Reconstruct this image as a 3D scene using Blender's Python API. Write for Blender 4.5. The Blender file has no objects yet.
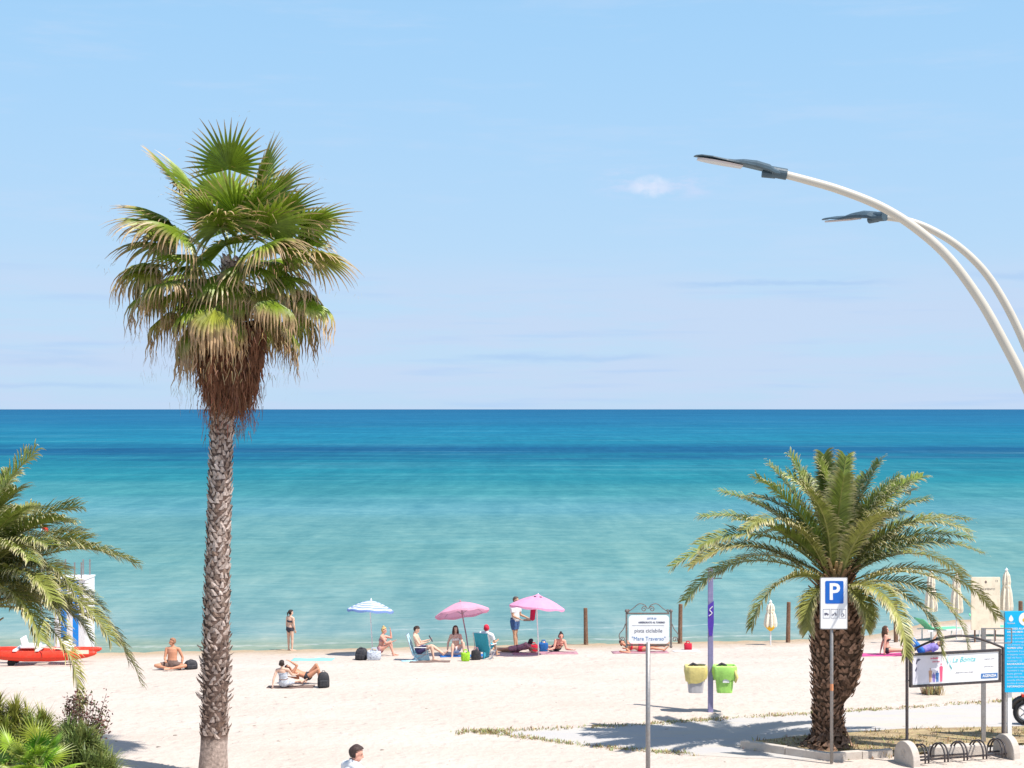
import bpy, bmesh, math, random
import numpy as np
from mathutils import Vector, Matrix, noise, Quaternion
R = math.radians
C = bpy.context.scene.collection
SC = bpy.context.scene
F = 1600.0; HOR = 408.9; CX = 512.0; H0 = 8.0      # focal length in pixels, horizon row, eye height

# ------------------------------------------------------------------ terrain
def sstep(a, b, v):
    t = min(1, max(0, (v - a) / (b - a))); return t * t * (3 - 2 * t)
WATER = -0.5
def shore_y(x): return 57.8 + 0.13 * x + 4.6 * sstep(11.5, 18.5, x)
def hgt(x, y):
    if 34 < y < 66:
        n = noise.noise(Vector((x * .9, y * .9, 0))) * .5 + noise.noise(Vector((x * 2.6, y * 2.6, 5))) * .5 + .3 * noise.noise(Vector((x * .2, y * .2, 9)))
        return base_h(x, y) - .04 * max(0, min(1, n + .5)) * sstep(34, 36, y) * max(sstep(43, 46, y), 1 - sstep(-5, -2, x))
    return base_h(x, y)
def base_h(x, y):
    if y < 34: return 1.7 * sstep(34, 24, y)
    u = y - shore_y(x)
    if u < -10: return 0.0
    if u < 0: return WATER * ((u + 10) / 10) ** 1.5
    return max(-3.2, WATER - 0.075 * u)
def gp(px, py, z=None):
    """the point of the ground (or of height z) seen at a pixel"""
    if z is not None:
        d = (H0 - z) * F / (py - HOR); return Vector(((px - CX) / F * d, d, z))
    zz = 0.0
    for _ in range(40):
        d = (H0 - zz) * F / (py - HOR); x = (px - CX) / F * d
        zz = zz * .5 + .5 * hgt(x, d)
    return Vector((x, d, hgt(x, d)))
def atd(px, py, d): return Vector(((px - CX) / F * d, d, H0 - (py - HOR) / F * d))

# ------------------------------------------------------------------ mesh builder
class MB:
    def __init__(s): s.v = []; s.f = []; s.c = []; s.m = []; s.col = (1, 1, 1)
    def vert(s, p, c=None):
        s.v.append(tuple(p)); s.c.append(c or s.col); return len(s.v) - 1
    def face(s, idx, m=0): s.f.append(tuple(idx)); s.m.append(m)
    def box(s, c, size, rot=None, m=0, taper=1.0):
        hx, hy, hz = [k / 2 for k in size]; b = len(s.v); c = Vector(c)
        for z in (-1, 1):
            t = taper if z > 0 else 1
            for x, y in ((-1, -1), (1, -1), (1, 1), (-1, 1)):
                p = Vector((x * hx * t, y * hy * t, z * hz))
                if rot is not None: p = rot @ p
                s.vert(c + p)
        for q in ((3, 2, 1, 0), (4, 5, 6, 7), (0, 1, 5, 4), (1, 2, 6, 5), (2, 3, 7, 6), (3, 0, 4, 7)):
            s.face([b + k for k in q], m)
    def tube(s, pts, rad, n=8, caps=True, m=0, closed=False, flat=None):
        pts = [Vector(p) for p in pts]
        if not hasattr(rad, '__len__'): rad = [rad] * len(pts)
        prev = None; rings = []
        for i, p in enumerate(pts):
            if closed: t = pts[(i + 1) % len(pts)] - pts[i - 1]
            else: t = pts[min(i + 1, len(pts) - 1)] - pts[max(i - 1, 0)]
            t.normalize()
            if prev is None:
                a = Vector((0, 0, 1)) if abs(t.z) < .9 else Vector((0, 1, 0))
                u = t.cross(a).normalized()
            else:
                u = (prev - t * prev.dot(t)).normalized()
            prev = u; w = t.cross(u); r = rad[i]
            ru, rw = (r, r) if not hasattr(r, '__len__') else r
            rings.append([s.vert(p + u * (math.cos(2 * math.pi * k / n) * ru) + w * (math.sin(2 * math.pi * k / n) * rw)) for k in range(n)])
        L = len(rings)
        for i in range(L if closed else L - 1):
            a, b = rings[i], rings[(i + 1) % L]
            for k in range(n): s.face((a[k], a[(k + 1) % n], b[(k + 1) % n], b[k]), m)
        if caps and not closed:
            s.face(rings[0][::-1], m); s.face(rings[-1], m)
    def lathe(s, prof, n=24, c=(0, 0, 0), m=0, wob=None):
        c = Vector(c); rings = []
        for j, (r, z) in enumerate(prof):
            rings.append([s.vert(c + Vector((math.cos(2 * math.pi * k / n), math.sin(2 * math.pi * k / n), 0)) * (r * (wob(k / n, j) if wob else 1)) + Vector((0, 0, z))) for k in range(n)])
        for a, b in zip(rings, rings[1:]):
            for k in range(n): s.face((a[k], a[(k + 1) % n], b[(k + 1) % n], b[k]), m)
        if prof[0][0] > 1e-4: s.face(rings[0][::-1], m)
        if prof[-1][0] > 1e-4: s.face(rings[-1], m)
    def ell(s, c, r, n=14, m=0, rot=None):
        c = Vector(c); k = n // 2; rings = []
        if not hasattr(r, '__len__'): r = (r, r, r)
        for j in range(k + 1):
            th = math.pi * j / k; ring = []
            for i in range(n):
                p = Vector((math.sin(th) * math.cos(2 * math.pi * i / n) * r[0], math.sin(th) * math.sin(2 * math.pi * i / n) * r[1], -math.cos(th) * r[2]))
                if rot is not None: p = rot @ p
                ring.append(s.vert(c + p))
            rings.append(ring)
        for a, b in zip(rings, rings[1:]):
            for i in range(n): s.face((a[i], a[(i + 1) % n], b[(i + 1) % n], b[i]), m)
    def prism(s, poly, y0, y1, m=0, plane='xz'):
        """poly in x,z extruded along y"""
        f = (lambda p, y: (p[0], y, p[1])) if plane == 'xz' else (lambda p, y: (p[0], p[1], y)) if plane == 'xy' else (lambda p, y: (y, p[0], p[1]))
        a = [s.vert(f(p, y0)) for p in poly]; b = [s.vert(f(p, y1)) for p in poly]
        s.face(a[::-1], m); s.face(b, m); n = len(poly)
        for k in range(n): s.face((a[k], a[(k + 1) % n], b[(k + 1) % n], b[k]), m)
    def build(s, name, mats, parent=None, smooth=False, loc=None, fix=True):
        me = bpy.data.meshes.new(name); me.from_pydata(s.v, [], s.f)
        if not isinstance(mats, (list, tuple)): mats = [mats]
        for mt in mats: me.materials.append(mt)
        if len(mats) > 1: me.polygons.foreach_set('material_index', s.m)
        a = me.color_attributes.new('tint', 'FLOAT_COLOR', 'POINT')
        a.data.foreach_set('color', np.concatenate([np.array(s.c, dtype=np.float32).reshape(-1, 3), np.ones((len(s.c), 1), dtype=np.float32)], axis=1).ravel())
        if fix:
            bm = bmesh.new(); bm.from_mesh(me); bmesh.ops.recalc_face_normals(bm, faces=bm.faces); bm.to_mesh(me); bm.free()
        if smooth: me.polygons.foreach_set('use_smooth', [True] * len(me.polygons))
        me.update()
        o = bpy.data.objects.new(name, me); C.objects.link(o)
        if parent is not None: o.parent = parent
        if loc is not None: o.location = loc
        return o
def bevel(o, w=.01, seg=2):
    m = o.modifiers.new('bevel', 'BEVEL'); m.width = w; m.segments = seg; m.limit_method = 'ANGLE'; return o
def tag(o, label=None, cat=None, group=None, kind=None):
    if label: o['label'] = label
    if cat: o['category'] = cat
    if group: o['group'] = group
    if kind: o['kind'] = kind
    return o
def empty(name, loc, rz=0, label=None, cat=None, group=None):
    o = bpy.data.objects.new(name, None); C.objects.link(o); o.location = loc; o.rotation_euler = (0, 0, rz); o.empty_display_size = .2
    return tag(o, label, cat, group)

# ------------------------------------------------------------------ materials
def nt(m):
    m.use_nodes = True; t = m.node_tree; t.nodes.clear(); return t, t.nodes, t.links
def mat(name, col, rough=.6, var=.12, scale=8, bump=0.0, bscale=60, spec=.4, metal=0, dirt=None, dscale=3, coords='Object'):
    m = bpy.data.materials.new(name); t, N, L = nt(m)
    out = N.new('ShaderNodeOutputMaterial'); p = N.new('ShaderNodeBsdfPrincipled'); L.new(p.outputs[0], out.inputs[0])
    p.inputs['Roughness'].default_value = rough; p.inputs['Specular IOR Level'].default_value = spec; p.inputs['Metallic'].default_value = metal
    tc = N.new('ShaderNodeTexCoord'); no = N.new('ShaderNodeTexNoise'); no.inputs['Scale'].default_value = scale; no.inputs['Detail'].default_value = 6
    L.new(tc.outputs[coords], no.inputs['Vector'])
    r = N.new('ShaderNodeMapRange'); r.inputs['From Min'].default_value = .3; r.inputs['From Max'].default_value = .7
    r.inputs['To Min'].default_value = 1 - var; r.inputs['To Max'].default_value = 1 + var; L.new(no.outputs['Fac'], r.inputs['Value'])
    mx = N.new('ShaderNodeMix'); mx.data_type = 'RGBA'; mx.blend_type = 'MULTIPLY'; mx.inputs['Factor'].default_value = 1
    mx.inputs['A'].default_value = (*col, 1); L.new(r.outputs[0], mx.inputs['B']); last = mx.outputs['Result']
    if dirt:
        n2 = N.new('ShaderNodeTexNoise'); n2.inputs['Scale'].default_value = dscale; n2.inputs['Detail'].default_value = 8; n2.inputs['Roughness'].default_value = .7
        L.new(tc.outputs[coords], n2.inputs['Vector']); r2 = N.new('ShaderNodeMapRange'); r2.inputs['From Min'].default_value = .48; r2.inputs['From Max'].default_value = .7; r2.inputs['To Max'].default_value = .8
        L.new(n2.outputs['Fac'], r2.inputs['Value']); m2 = N.new('ShaderNodeMix'); m2.data_type = 'RGBA'; L.new(r2.outputs[0], m2.inputs['Factor']); L.new(last, m2.inputs['A']); m2.inputs['B'].default_value = (*dirt, 1); last = m2.outputs['Result']
    L.new(last, p.inputs['Base Color'])
    if bump:
        n3 = N.new('ShaderNodeTexNoise'); n3.inputs['Scale'].default_value = bscale; n3.inputs['Detail'].default_value = 5; L.new(tc.outputs[coords], n3.inputs['Vector'])
        b = N.new('ShaderNodeBump'); b.inputs['Strength'].default_value = bump; b.inputs['Distance'].default_value = .02; L.new(n3.outputs['Fac'], b.inputs['Height']); L.new(b.outputs[0], p.inputs['Normal'])
    return m
def tint_mat(name, rough=.5, trans=0.0, spec=.3, var=.15, scale=20, bump=0, bscale=40):
    """colour from the mesh's own 'tint' pigment attribute"""
    m = bpy.data.materials.new(name); t, N, L = nt(m)
    out = N.new('ShaderNodeOutputMaterial'); p = N.new('ShaderNodeBsdfPrincipled')
    p.inputs['Roughness'].default_value = rough; p.inputs['Specular IOR Level'].default_value = spec
    at = N.new('ShaderNodeAttribute'); at.attribute_name = 'tint'
    tc = N.new('ShaderNodeTexCoord'); no = N.new('ShaderNodeTexNoise'); no.inputs['Scale'].default_value = scale; no.inputs['Detail'].default_value = 4; L.new(tc.outputs['Object'], no.inputs['Vector'])
    r = N.new('ShaderNodeMapRange'); r.inputs['From Min'].default_value = .3; r.inputs['From Max'].default_value = .7; r.inputs['To Min'].default_value = 1 - var; r.inputs['To Max'].default_value = 1 + var; L.new(no.outputs['Fac'], r.inputs['Value'])
    mx = N.new('ShaderNodeMix'); mx.data_type = 'RGBA'; mx.blend_type = 'MULTIPLY'; mx.inputs['Factor'].default_value = 1
    L.new(at.outputs['Color'], mx.inputs['A']); L.new(r.outputs[0], mx.inputs['B']); L.new(mx.outputs['Result'], p.inputs['Base Color'])
    if bump:
        n3 = N.new('ShaderNodeTexNoise'); n3.inputs['Scale'].default_value = bscale; L.new(tc.outputs['Object'], n3.inputs['Vector'])
        b = N.new('ShaderNodeBump'); b.inputs['Strength'].default_value = bump; b.inputs['Distance'].default_value = .02; L.new(n3.outputs['Fac'], b.inputs['Height']); L.new(b.outputs[0], p.inputs['Normal'])
    if trans:
        tr = N.new('ShaderNodeBsdfTranslucent'); L.new(mx.outputs['Result'], tr.inputs['Color']); ms = N.new('ShaderNodeMixShader'); ms.inputs[0].default_value = trans
        L.new(p.outputs[0], ms.inputs[1]); L.new(tr.outputs[0], ms.inputs[2]); L.new(ms.outputs[0], out.inputs[0])
    else: L.new(p.outputs[0], out.inputs[0])
    return m
M = {}
M['leaf'] = tint_mat('palm leaf', .42, .18, .4, .22, 6)
M['deadleaf'] = tint_mat('dry palm leaf', .8, .15, .1, .3, 8)
M['bark'] = tint_mat('palm bark', .9, 0, .1, .35, 14, .5, 30)
M['steel'] = mat('galvanised steel', (.30, .29, .285), .5, .15, 20, .1, 80, metal=.5, dirt=(.3, .25, .22), dscale=9)
M['iron'] = mat('dark painted iron', (.045, .04, .045), .5, .2, 20, .1, dirt=(.12, .08, .06), dscale=12)
M['wrought'] = mat('rusting wrought iron', (.16, .14, .13), .65, .25, 30, .2, dirt=(.28, .15, .09), dscale=14)
M['white'] = mat('white enamel', (.84, .84, .83), .4, .04, 6, dirt=(.74, .72, .69), dscale=4)
M['cream'] = mat('cream painted panel', (.84, .74, .56), .6, .05, 4, dirt=(.66, .55, .4), dscale=3)
M['lamp_white'] = mat('cream white lamp paint', (.53, .485, .41), .4, .05, 3, dirt=(.5, .46, .4), dscale=7)
M['lamp_dark'] = mat('slate grey cast housing', (.055, .09, .115), .5, .15, 15, .1)
M['lens'] = mat('frosted lamp lens', (.62, .52, .48), .3, .05, 9)
M['wood'] = mat('weathered wooden post', (.2, .115, .075), .85, .3, 18, .4, 40, spec=.1, dirt=(.3, .22, .17), dscale=8)
M['concrete'] = mat('sunworn concrete', (.56, .5, .44), .9, .12, 10, .4, 50, spec=.1, dirt=(.42, .35, .29), dscale=5)
M['rubber'] = mat('black rubber', (.02, .02, .022), .8, .2, 20, .2)
M['black'] = mat('black nylon cloth', (.03, .03, .036), .75, .25, 18, .3, 30, dirt=(.08, .07, .07), dscale=14)
M['blackpaint'] = mat('glossy black paint', (.015, .015, .018), .15, .1, 10, spec=.6)
M['chrome'] = mat('brushed alloy', (.5, .5, .52), .3, .1, 20, metal=.9)
M['red'] = mat('red boat paint', (.75, .04, .015), .4, .08, 4, dirt=(.6, .08, .04), dscale=6)
M['redcloth'] = mat('red cloth', (.6, .02, .05), .8, .15, 20, .2)
M['blue'] = mat('blue awning cloth', (.01, .24, .72), .7, .08, 10, .1)
M['bluecloth'] = mat('blue cloth', (.02, .14, .42), .8, .15, 20, .3)
M['denim'] = mat('blue denim shorts cloth', (.05, .11, .26), .85, .2, 25, .3)
M['navy'] = mat('navy patterned swim cloth', (.06, .05, .14), .8, .5, 40, .2)
M['whitecloth'] = mat('white cotton', (.78, .76, .76), .9, .05, 12, .2, 25)
M['sign_blue'] = mat('traffic sign blue', (.005, .12, .5), .3, .05, 8)
M['board_blue'] = mat('information board blue', (.0, .44, .78), .35, .06, 3)
M['ink'] = mat('printed grey ink', (.12, .12, .17), .6, .1)
M['cyanink'] = mat('printed cyan ink', (.1, .55, .58), .5, .1)
M['pinkink'] = mat('printed pink ink', (.75, .1, .2), .5, .1)
M['blueink'] = mat('printed blue ink', (.06, .18, .42), .5, .1)
M['purple'] = mat('violet painted post', (.27, .25, .43), .5, .15, 6, .1, dirt=(.32, .3, .5), dscale=5)
M['purpledark'] = mat('dark violet band', (.1, .05, .42), .5, .15, 9)
M['yellowbag'] = mat('yellow plastic bag', (.72, .60, .22), .4, .12, 8, .4, 18, spec=.5)
M['greenbag'] = mat('lime green plastic', (.40, .74, .16), .4, .12, 8, .3, 18, spec=.5)
M['greybin'] = mat('pale grey bin plastic', (.5, .48, .5), .5, .08, 8)
M['yellow'] = mat('yellow cloth', (.85, .5, .03), .7, .1, 10)
M['greenfab'] = mat('sea green lounger mesh', (.15, .55, .3), .7, .1, 10)
M['lime'] = mat('lime green bag cloth', (.32, .62, .03), .7, .3, 22)
M['teal'] = mat('teal chair fabric', (.03, .3, .4), .75, .12, 20)
M['paleblue'] = mat('pale blue towelling', (.45, .72, .82), .9, .12, 16, .3)
M['cyan'] = mat('turquoise towelling', (.25, .7, .72), .9, .12, 16, .3)
M['mauve'] = mat('mauve cloth', (.42, .22, .26), .85, .2, 20, .2)
M['magenta'] = mat('magenta towelling', (.55, .08, .25), .9, .15, 16, .3)
M['lilac'] = mat('lilac cloth', (.25, .2, .5), .85, .15, 20, .2)
M['darkmat'] = mat('brown beach mat', (.18, .12, .1), .9, .2, 16, .3)
M['pouch'] = mat('crimson pouch cloth', (.42, .01, .06), .8, .15, 20, .2)
M['dark'] = mat('dark trousers cloth', (.05, .05, .07), .85, .2, 20, .2)
M['pattern'] = mat('blue and white patterned cloth', (.62, .66, .72), .85, .1, 20, .2, dirt=(.06, .1, .22), dscale=16)
M['rock'] = mat('dark pebble', (.28, .23, .19), .9, .5, 3)

# ------------------------------------------------------------------ sky, sun, camera
SUNV = Vector((.86, -.51, 0)).normalized() * math.cos(R(60)) + Vector((0, 0, math.sin(R(60))))
w = bpy.data.worlds.new('World'); SC.world = w; w.use_nodes = True
t = w.node_tree; N = t.nodes; L = t.links; N.clear()
out = N.new('ShaderNodeOutputWorld'); bg = N.new('ShaderNodeBackground'); bg.inputs['Strength'].default_value = .11
sky = N.new('ShaderNodeTexSky'); sky.sky_type = 'NISHITA'; sky.sun_disc = False; sky.sun_elevation = R(60); sky.sun_rotation = math.atan2(SUNV.x, SUNV.y)
sky.air_density = 1.0; sky.dust_density = .6; sky.ozone_density = 1.0; sky.altitude = 0
tc = N.new('ShaderNodeTexCoord'); sep = N.new('ShaderNodeSeparateXYZ'); L.new(tc.outputs['Generated'], sep.inputs[0])
def math_(op, a, b=None, clamp=False):
    n = N.new('ShaderNodeMath'); n.operation = op; n.use_clamp = clamp
    for i, v in enumerate((a, b)):
        if v is None: continue
        if isinstance(v, (int, float)): n.inputs[i].default_value = v
        else: L.new(v, n.inputs[i])
    return n.outputs[0]
def rng_(v, a, b, c=0, d=1, smooth=True):
    n = N.new('ShaderNodeMapRange'); n.interpolation_type = 'SMOOTHSTEP' if smooth else 'LINEAR'
    for i, k in zip((1, 2, 3, 4), (a, b, c, d)): n.inputs[i].default_value = k
    L.new(v, n.inputs[0]); return n.outputs[0]
def noise_(sx, sz, scale, detail=5, rough=.55, off=0):
    cb = N.new('ShaderNodeCombineXYZ'); L.new(math_('MULTIPLY', sep.outputs['X'], sx), cb.inputs[0]); L.new(math_('MULTIPLY', sep.outputs['Z'], sz), cb.inputs[2]); cb.inputs[1].default_value = off
    n = N.new('ShaderNodeTexNoise'); n.inputs['Scale'].default_value = scale; n.inputs['Detail'].default_value = detail; n.inputs['Roughness'].default_value = rough
    L.new(cb.outputs[0], n.inputs['Vector']); return n.outputs['Fac']
def mixc(fac, a, b, mode='MIX'):
    n = N.new('ShaderNodeMix'); n.data_type = 'RGBA'; n.blend_type = mode
    if isinstance(fac, (int, float)): n.inputs['Factor'].default_value = fac
    else: L.new(fac, n.inputs['Factor'])
    for k, v in (('A', a), ('B', b)):
        if isinstance(v, tuple): n.inputs[k].default_value = (*v, 1)
        else: L.new(v, n.inputs[k])
    return n.outputs['Result']
SKYGAIN = (1.0, 1.0, 1.0)
col = mixc(1.0, sky.outputs[0], SKYGAIN, 'MULTIPLY')
Z = sep.outputs['Z']
clearc = mixc(rng_(Z, .0, .30), (3.1, 4.35, 5.75), (2.2, 4.0, 5.95))          # pale haze low over the sea
col = mixc(rng_(Z, .75, .15, 0, .93), col, clearc)
band = math_('MULTIPLY', rng_(Z, .105, .06), rng_(noise_(2.2, 22, 2.0, 6, .6), .38, .56))
col = mixc(math_('MULTIPLY', band, .8), col, (3.5, 4.3, 5.6))
streak = math_('MULTIPLY', rng_(noise_(5, 90, 1.6, 4, .5, 3), .55, .75), rng_(Z, .13, .05))
col = mixc(math_('MULTIPLY', streak, .55), col, (2.7, 3.9, 5.7))
veil = math_('MULTIPLY', rng_(noise_(3.5, 26, 2.3, 7, .62, 11), .50, .72), rng_(Z, .02, .10))
col = mixc(math_('MULTIPLY', veil, .28), col, (3.5, 4.4, 5.75))
for zc_, hw, xa_, xb_, st_ in ((.0330, .0035, -.05, .11, .5), (.0335, .0028, .15, .20, .45), (.0770, .0028, .08, .25, .6), (.0800, .004, .25, .36, .5), (.0145, .003, -.4, -.2, .4), (.028, .003, -.33, -.22, .35)):
    zz_ = math_('ADD', Z, math_('MULTIPLY', math_('SUBTRACT', noise_(16, 60, 1.3, 5, .6, zc_ * 99), .5), .012))
    f1 = rng_(math_('ABSOLUTE', math_('SUBTRACT', zz_, zc_)), hw, 0.0); f2 = math_('MULTIPLY', rng_(sep.outputs['X'], xa_, xa_ + .05), rng_(sep.outputs['X'], xb_, xb_ - .05))
    col = mixc(math_('MULTIPLY', math_('MULTIPLY', f1, f2), st_), col, (2.5, 3.7, 5.5))
# small puff and its neighbours
dx = math_('DIVIDE', math_('SUBTRACT', math_('ADD', sep.outputs['X'], math_('MULTIPLY', math_('SUBTRACT', noise_(60, 60, 1, 4, .6), .5), .01)), .0855), .016)
dz = math_('DIVIDE', math_('SUBTRACT', math_('ADD', Z, math_('MULTIPLY', math_('SUBTRACT', noise_(60, 60, 1, 4, .6, 7), .5), .008)), .1370), .0075)
g = math_('SUBTRACT', 1.0, math_('ADD', math_('MULTIPLY', dx, dx), math_('MULTIPLY', dz, dz)))
puff = math_('MULTIPLY', rng_(g, 0.0, .9), rng_(noise_(90, 120, 1, 5, .6, 2), .3, .62))
col = mixc(math_('MULTIPLY', puff, .6), col, (5.2, 5.4, 6.2))
dx2 = math_('DIVIDE', math_('SUBTRACT', sep.outputs['X'], .09), .05); dz2 = math_('DIVIDE', math_('SUBTRACT', Z, .139), .014)
g2 = math_('SUBTRACT', 1.0, math_('ADD', math_('MULTIPLY', dx2, dx2), math_('MULTIPLY', dz2, dz2)))
wisp = math_('MULTIPLY', rng_(g2, 0.0, 1), rng_(noise_(30, 100, 1, 6, .65, 5), .42, .7))
col = mixc(math_('MULTIPLY', wisp, .7), col, (4.0, 4.5, 5.9))
L.new(col, bg.inputs[0]); L.new(bg.outputs[0], out.inputs[0])

sl = bpy.data.lights.new('sun', 'SUN'); sl.energy = 4.3; sl.angle = R(.6); sl.color = (1, .955, .89)
so = bpy.data.objects.new('sun', sl); C.objects.link(so); so.rotation_euler = SUNV.to_track_quat('Z', 'Y').to_euler(); so.location = (20, -10, 40)
cd = bpy.data.cameras.new('camera'); cam = bpy.data.objects.new('camera', cd); C.objects.link(cam); SC.camera = cam
cam.location = (0, 0, H0); cam.rotation_euler = (R(90), 0, 0); cd.sensor_width = 36; cd.lens = 36 * F / 1024; cd.shift_y = (HOR - 384) / 1024; cd.clip_end = 200000; cd.clip_start = .3
SC.view_settings.view_transform = 'Standard'; SC.view_settings.look = 'None'; SC.view_settings.gamma = 1; SC.view_settings.use_curve_mapping = False
SC.view_settings.exposure = .58

# ------------------------------------------------------------------ ground materials
def pos_mat(name):
    m = bpy.data.materials.new(name); t, N, L = nt(m)
    out = N.new('ShaderNodeOutputMaterial'); p = N.new('ShaderNodeBsdfPrincipled'); L.new(p.outputs[0], out.inputs[0])
    ge = N.new('ShaderNodeNewGeometry'); se = N.new('ShaderNodeSeparateXYZ'); L.new(ge.outputs['Position'], se.inputs[0])
    class K: pass
    k = K(); k.m = m; k.N = N; k.L = L; k.p = p; k.pos = ge.outputs['Position']; k.X, k.Y, k.Z = se.outputs
    def mt(op, a, b=None):
        n = N.new('ShaderNodeMath'); n.operation = op
        for i, v in enumerate((a, b)):
            if v is None: continue
            if isinstance(v, (int, float)): n.inputs[i].default_value = v
            else: L.new(v, n.inputs[i])
        return n.outputs[0]
    def rg(v, a, b, c=0, d=1):
        n = N.new('ShaderNodeMapRange')
        for i, q in zip((1, 2, 3, 4), (a, b, c, d)): n.inputs[i].default_value = q
        L.new(v, n.inputs[0]); return n.outputs[0]
    def ns(sx, sy, scale=1, detail=5, rough=.55, typ='noise'):
        mp = N.new('ShaderNodeMapping'); mp.inputs['Scale'].default_value = (sx, sy, 1); L.new(k.pos, mp.inputs['Vector'])
        n = N.new('ShaderNodeTexNoise' if typ == 'noise' else 'ShaderNodeTexVoronoi'); n.inputs['Scale'].default_value = scale
        if typ == 'noise': n.inputs['Detail'].default_value = detail; n.inputs['Roughness'].default_value = rough
        L.new(mp.outputs[0], n.inputs['Vector']); return n.outputs[0]
    def mx(f, a, b, mode='MIX'):
        n = N.new('ShaderNodeMix'); n.data_type = 'RGBA'; n.blend_type = mode
        if isinstance(f, (int, float)): n.inputs['Factor'].default_value = f
        else: L.new(f, n.inputs['Factor'])
        for q, v in (('A', a), ('B', b)):
            if isinstance(v, tuple): n.inputs[q].default_value = (*v, 1)
            else: L.new(v, n.inputs[q])
        return n.outputs['Result']
    def bump(h, strength, dist, prev=None):
        b = N.new('ShaderNodeBump'); b.inputs['Strength'].default_value = strength; b.inputs['Distance'].default_value = dist; L.new(h, b.inputs['Height'])
        if prev: L.new(prev, b.inputs['Normal'])
        return b.outputs[0]
    k.mt, k.rg, k.ns, k.mx, k.bump = mt, rg, ns, mx, bump
    return k
# sand
k = pos_mat('dry sand')
c = k.mx(k.rg(k.ns(.25, .5, 1, 6, .6), .35, .65), (.565, .489, .43), (.515, .44, .38))
c = k.mx(k.rg(k.ns(3, 3, 1, 6, .7), .52, .70, 0, .38), c, (.42, .35, .28))
c = k.mx(k.rg(k.ns(9, 9, 1, 3, .6), .68, .74, 0, .5), c, (.3, .24, .19))
c = k.mx(k.rg(k.mt('ADD', k.Z, k.mt('MULTIPLY', k.ns(.6, 1.5, 1, 4), .12)), -.22, -.42), c, (.40, .30, .20))
k.L.new(c, k.p.inputs['Base Color']); k.p.inputs['Roughness'].default_value = .95; k.p.inputs['Specular IOR Level'].default_value = .1
vo = k.ns(1.9, 1.9, 1, typ='vor'); b = k.bump(k.mt('MAXIMUM', k.rg(vo, .08, .30), k.rg(k.ns(.16, .3, 1, 3), .5, .38)), .32, .10); b = k.bump(k.ns(3.4, 3.4, 1, 3, .55),  .6, .11, b); b = k.bump(k.ns(14, 14, 1, 4, .6), .5, .02, b); k.L.new(b, k.p.inputs['Normal']); M['sand'] = k.m
# concrete path with drifted sand
k = pos_mat('sandy concrete path')
c = k.mx(k.rg(k.ns(.5, 1.2, 1, 6, .6), .35, .65), (.46, .44, .43), (.50, .47, .435))
c = k.mx(k.rg(k.ns(.35, 2.2, 1, 7, .65), .5, .6, 0, .85), c, (.52, .465, .40))
c = k.mx(k.rg(k.ns(1.2, 9, 1, 5, .7), .62, .7, 0, .45), c, (.34, .27, .22))
k.L.new(c, k.p.inputs['Base Color']); k.p.inputs['Roughness'].default_value = .9; k.p.inputs['Specular IOR Level'].default_value = .1
k.L.new(k.bump(k.ns(8, 8, 1, 4, .6), .4, .02), k.p.inputs['Normal']); M['path'] = k.m
# dry planter soil
k = pos_mat('dry grassy soil')
c = k.mx(k.rg(k.ns(1.5, 3, 1, 6, .6), .35, .65), (.30, .21, .12), (.48, .37, .2))
c = k.mx(k.rg(k.ns(5, 7, 1, 5, .7), .55, .7, 0, .7), c, (.17, .11, .06))
c = k.mx(k.rg(k.ns(2, 2, 1, 5, .7), .55, .7, 0, .6), c, (.28, .27, .07))
k.L.new(c, k.p.inputs['Base Color']); k.p.inputs['Roughness'].default_value = .95; k.L.new(k.bump(k.ns(10, 10, 1, 5, .7), .8, .06), k.p.inputs['Normal']); M['soil'] = k.m
# promenade paving
k = pos_mat('promenade paving')
c = k.mx(k.rg(k.ns(1, 1, 1, 5), .35, .65), (.42, .38, .34), (.5, .46, .41)); k.L.new(c, k.p.inputs['Base Color']); k.p.inputs['Roughness'].default_value = .9
k.L.new(k.bump(k.ns(10, 10, 1, 4), .3, .02), k.p.inputs['Normal']); M['paving'] = k.m
# sea: sea-bed sand, sea grass and depth give the water its body colour by distance from the shore
k = pos_mat('sea water')
q = k.mt('DIVIDE', 13600.0, k.mt('MAXIMUM', k.Y, 30.0))
wob = k.mt('ADD', k.mt('MULTIPLY', k.mt('SUBTRACT', k.ns(.004, .02, 1, 5, .6), .5), .14), k.mt('MULTIPLY', k.mt('SUBTRACT', k.ns(.0016, .006, 1, 6, .65), .5), .5))
wob = k.mt('ADD', wob, k.mt('MULTIPLY', k.mt('SUBTRACT', k.ns(.010, .022, 1, 7, .7), .5), k.rg(k.Y, 120, 400, .05, .6)))
q = k.mt('DIVIDE', q, 240.0)
q = k.mt('MULTIPLY', q, k.mt('ADD', 1.0, wob))
cr = k.N.new('ShaderNodeValToRGB'); k.L.new(q, cr.inputs[0]); e = cr.color_ramp; e.interpolation = 'EASE'
def lin(r, g, b): return tuple(((v / 255 + .055) / 1.055) ** 2.4 if v > 10 else v / 3294 for v in (r, g, b))
SEA = [(0.0, (30, 118, 168)), (.04, (32, 128, 176)), (.09, (30, 140, 180)), (.135, (34, 146, 180)), (.158, (30, 130, 170)), (.172, (20, 108, 156)), (.19, (22, 112, 156)), (.212, (36, 146, 172)), (.27, (48, 160, 178)), (.33, (84, 174, 184)),
       (.385, (120, 188, 200)), (.45, (122, 184, 188)), (.60, (134, 191, 190)), (.80, (141, 191, 192)), (.93, (147, 191, 194)), (1.0, (160, 188, 172))]
SEAK = .49
while len(e.elements) < len(SEA): e.elements.new(.5)
for el, (pp, cc) in zip(e.elements, SEA): el.position = pp; el.color = (*[v * SEAK for v in lin(*cc)], 1)
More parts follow.
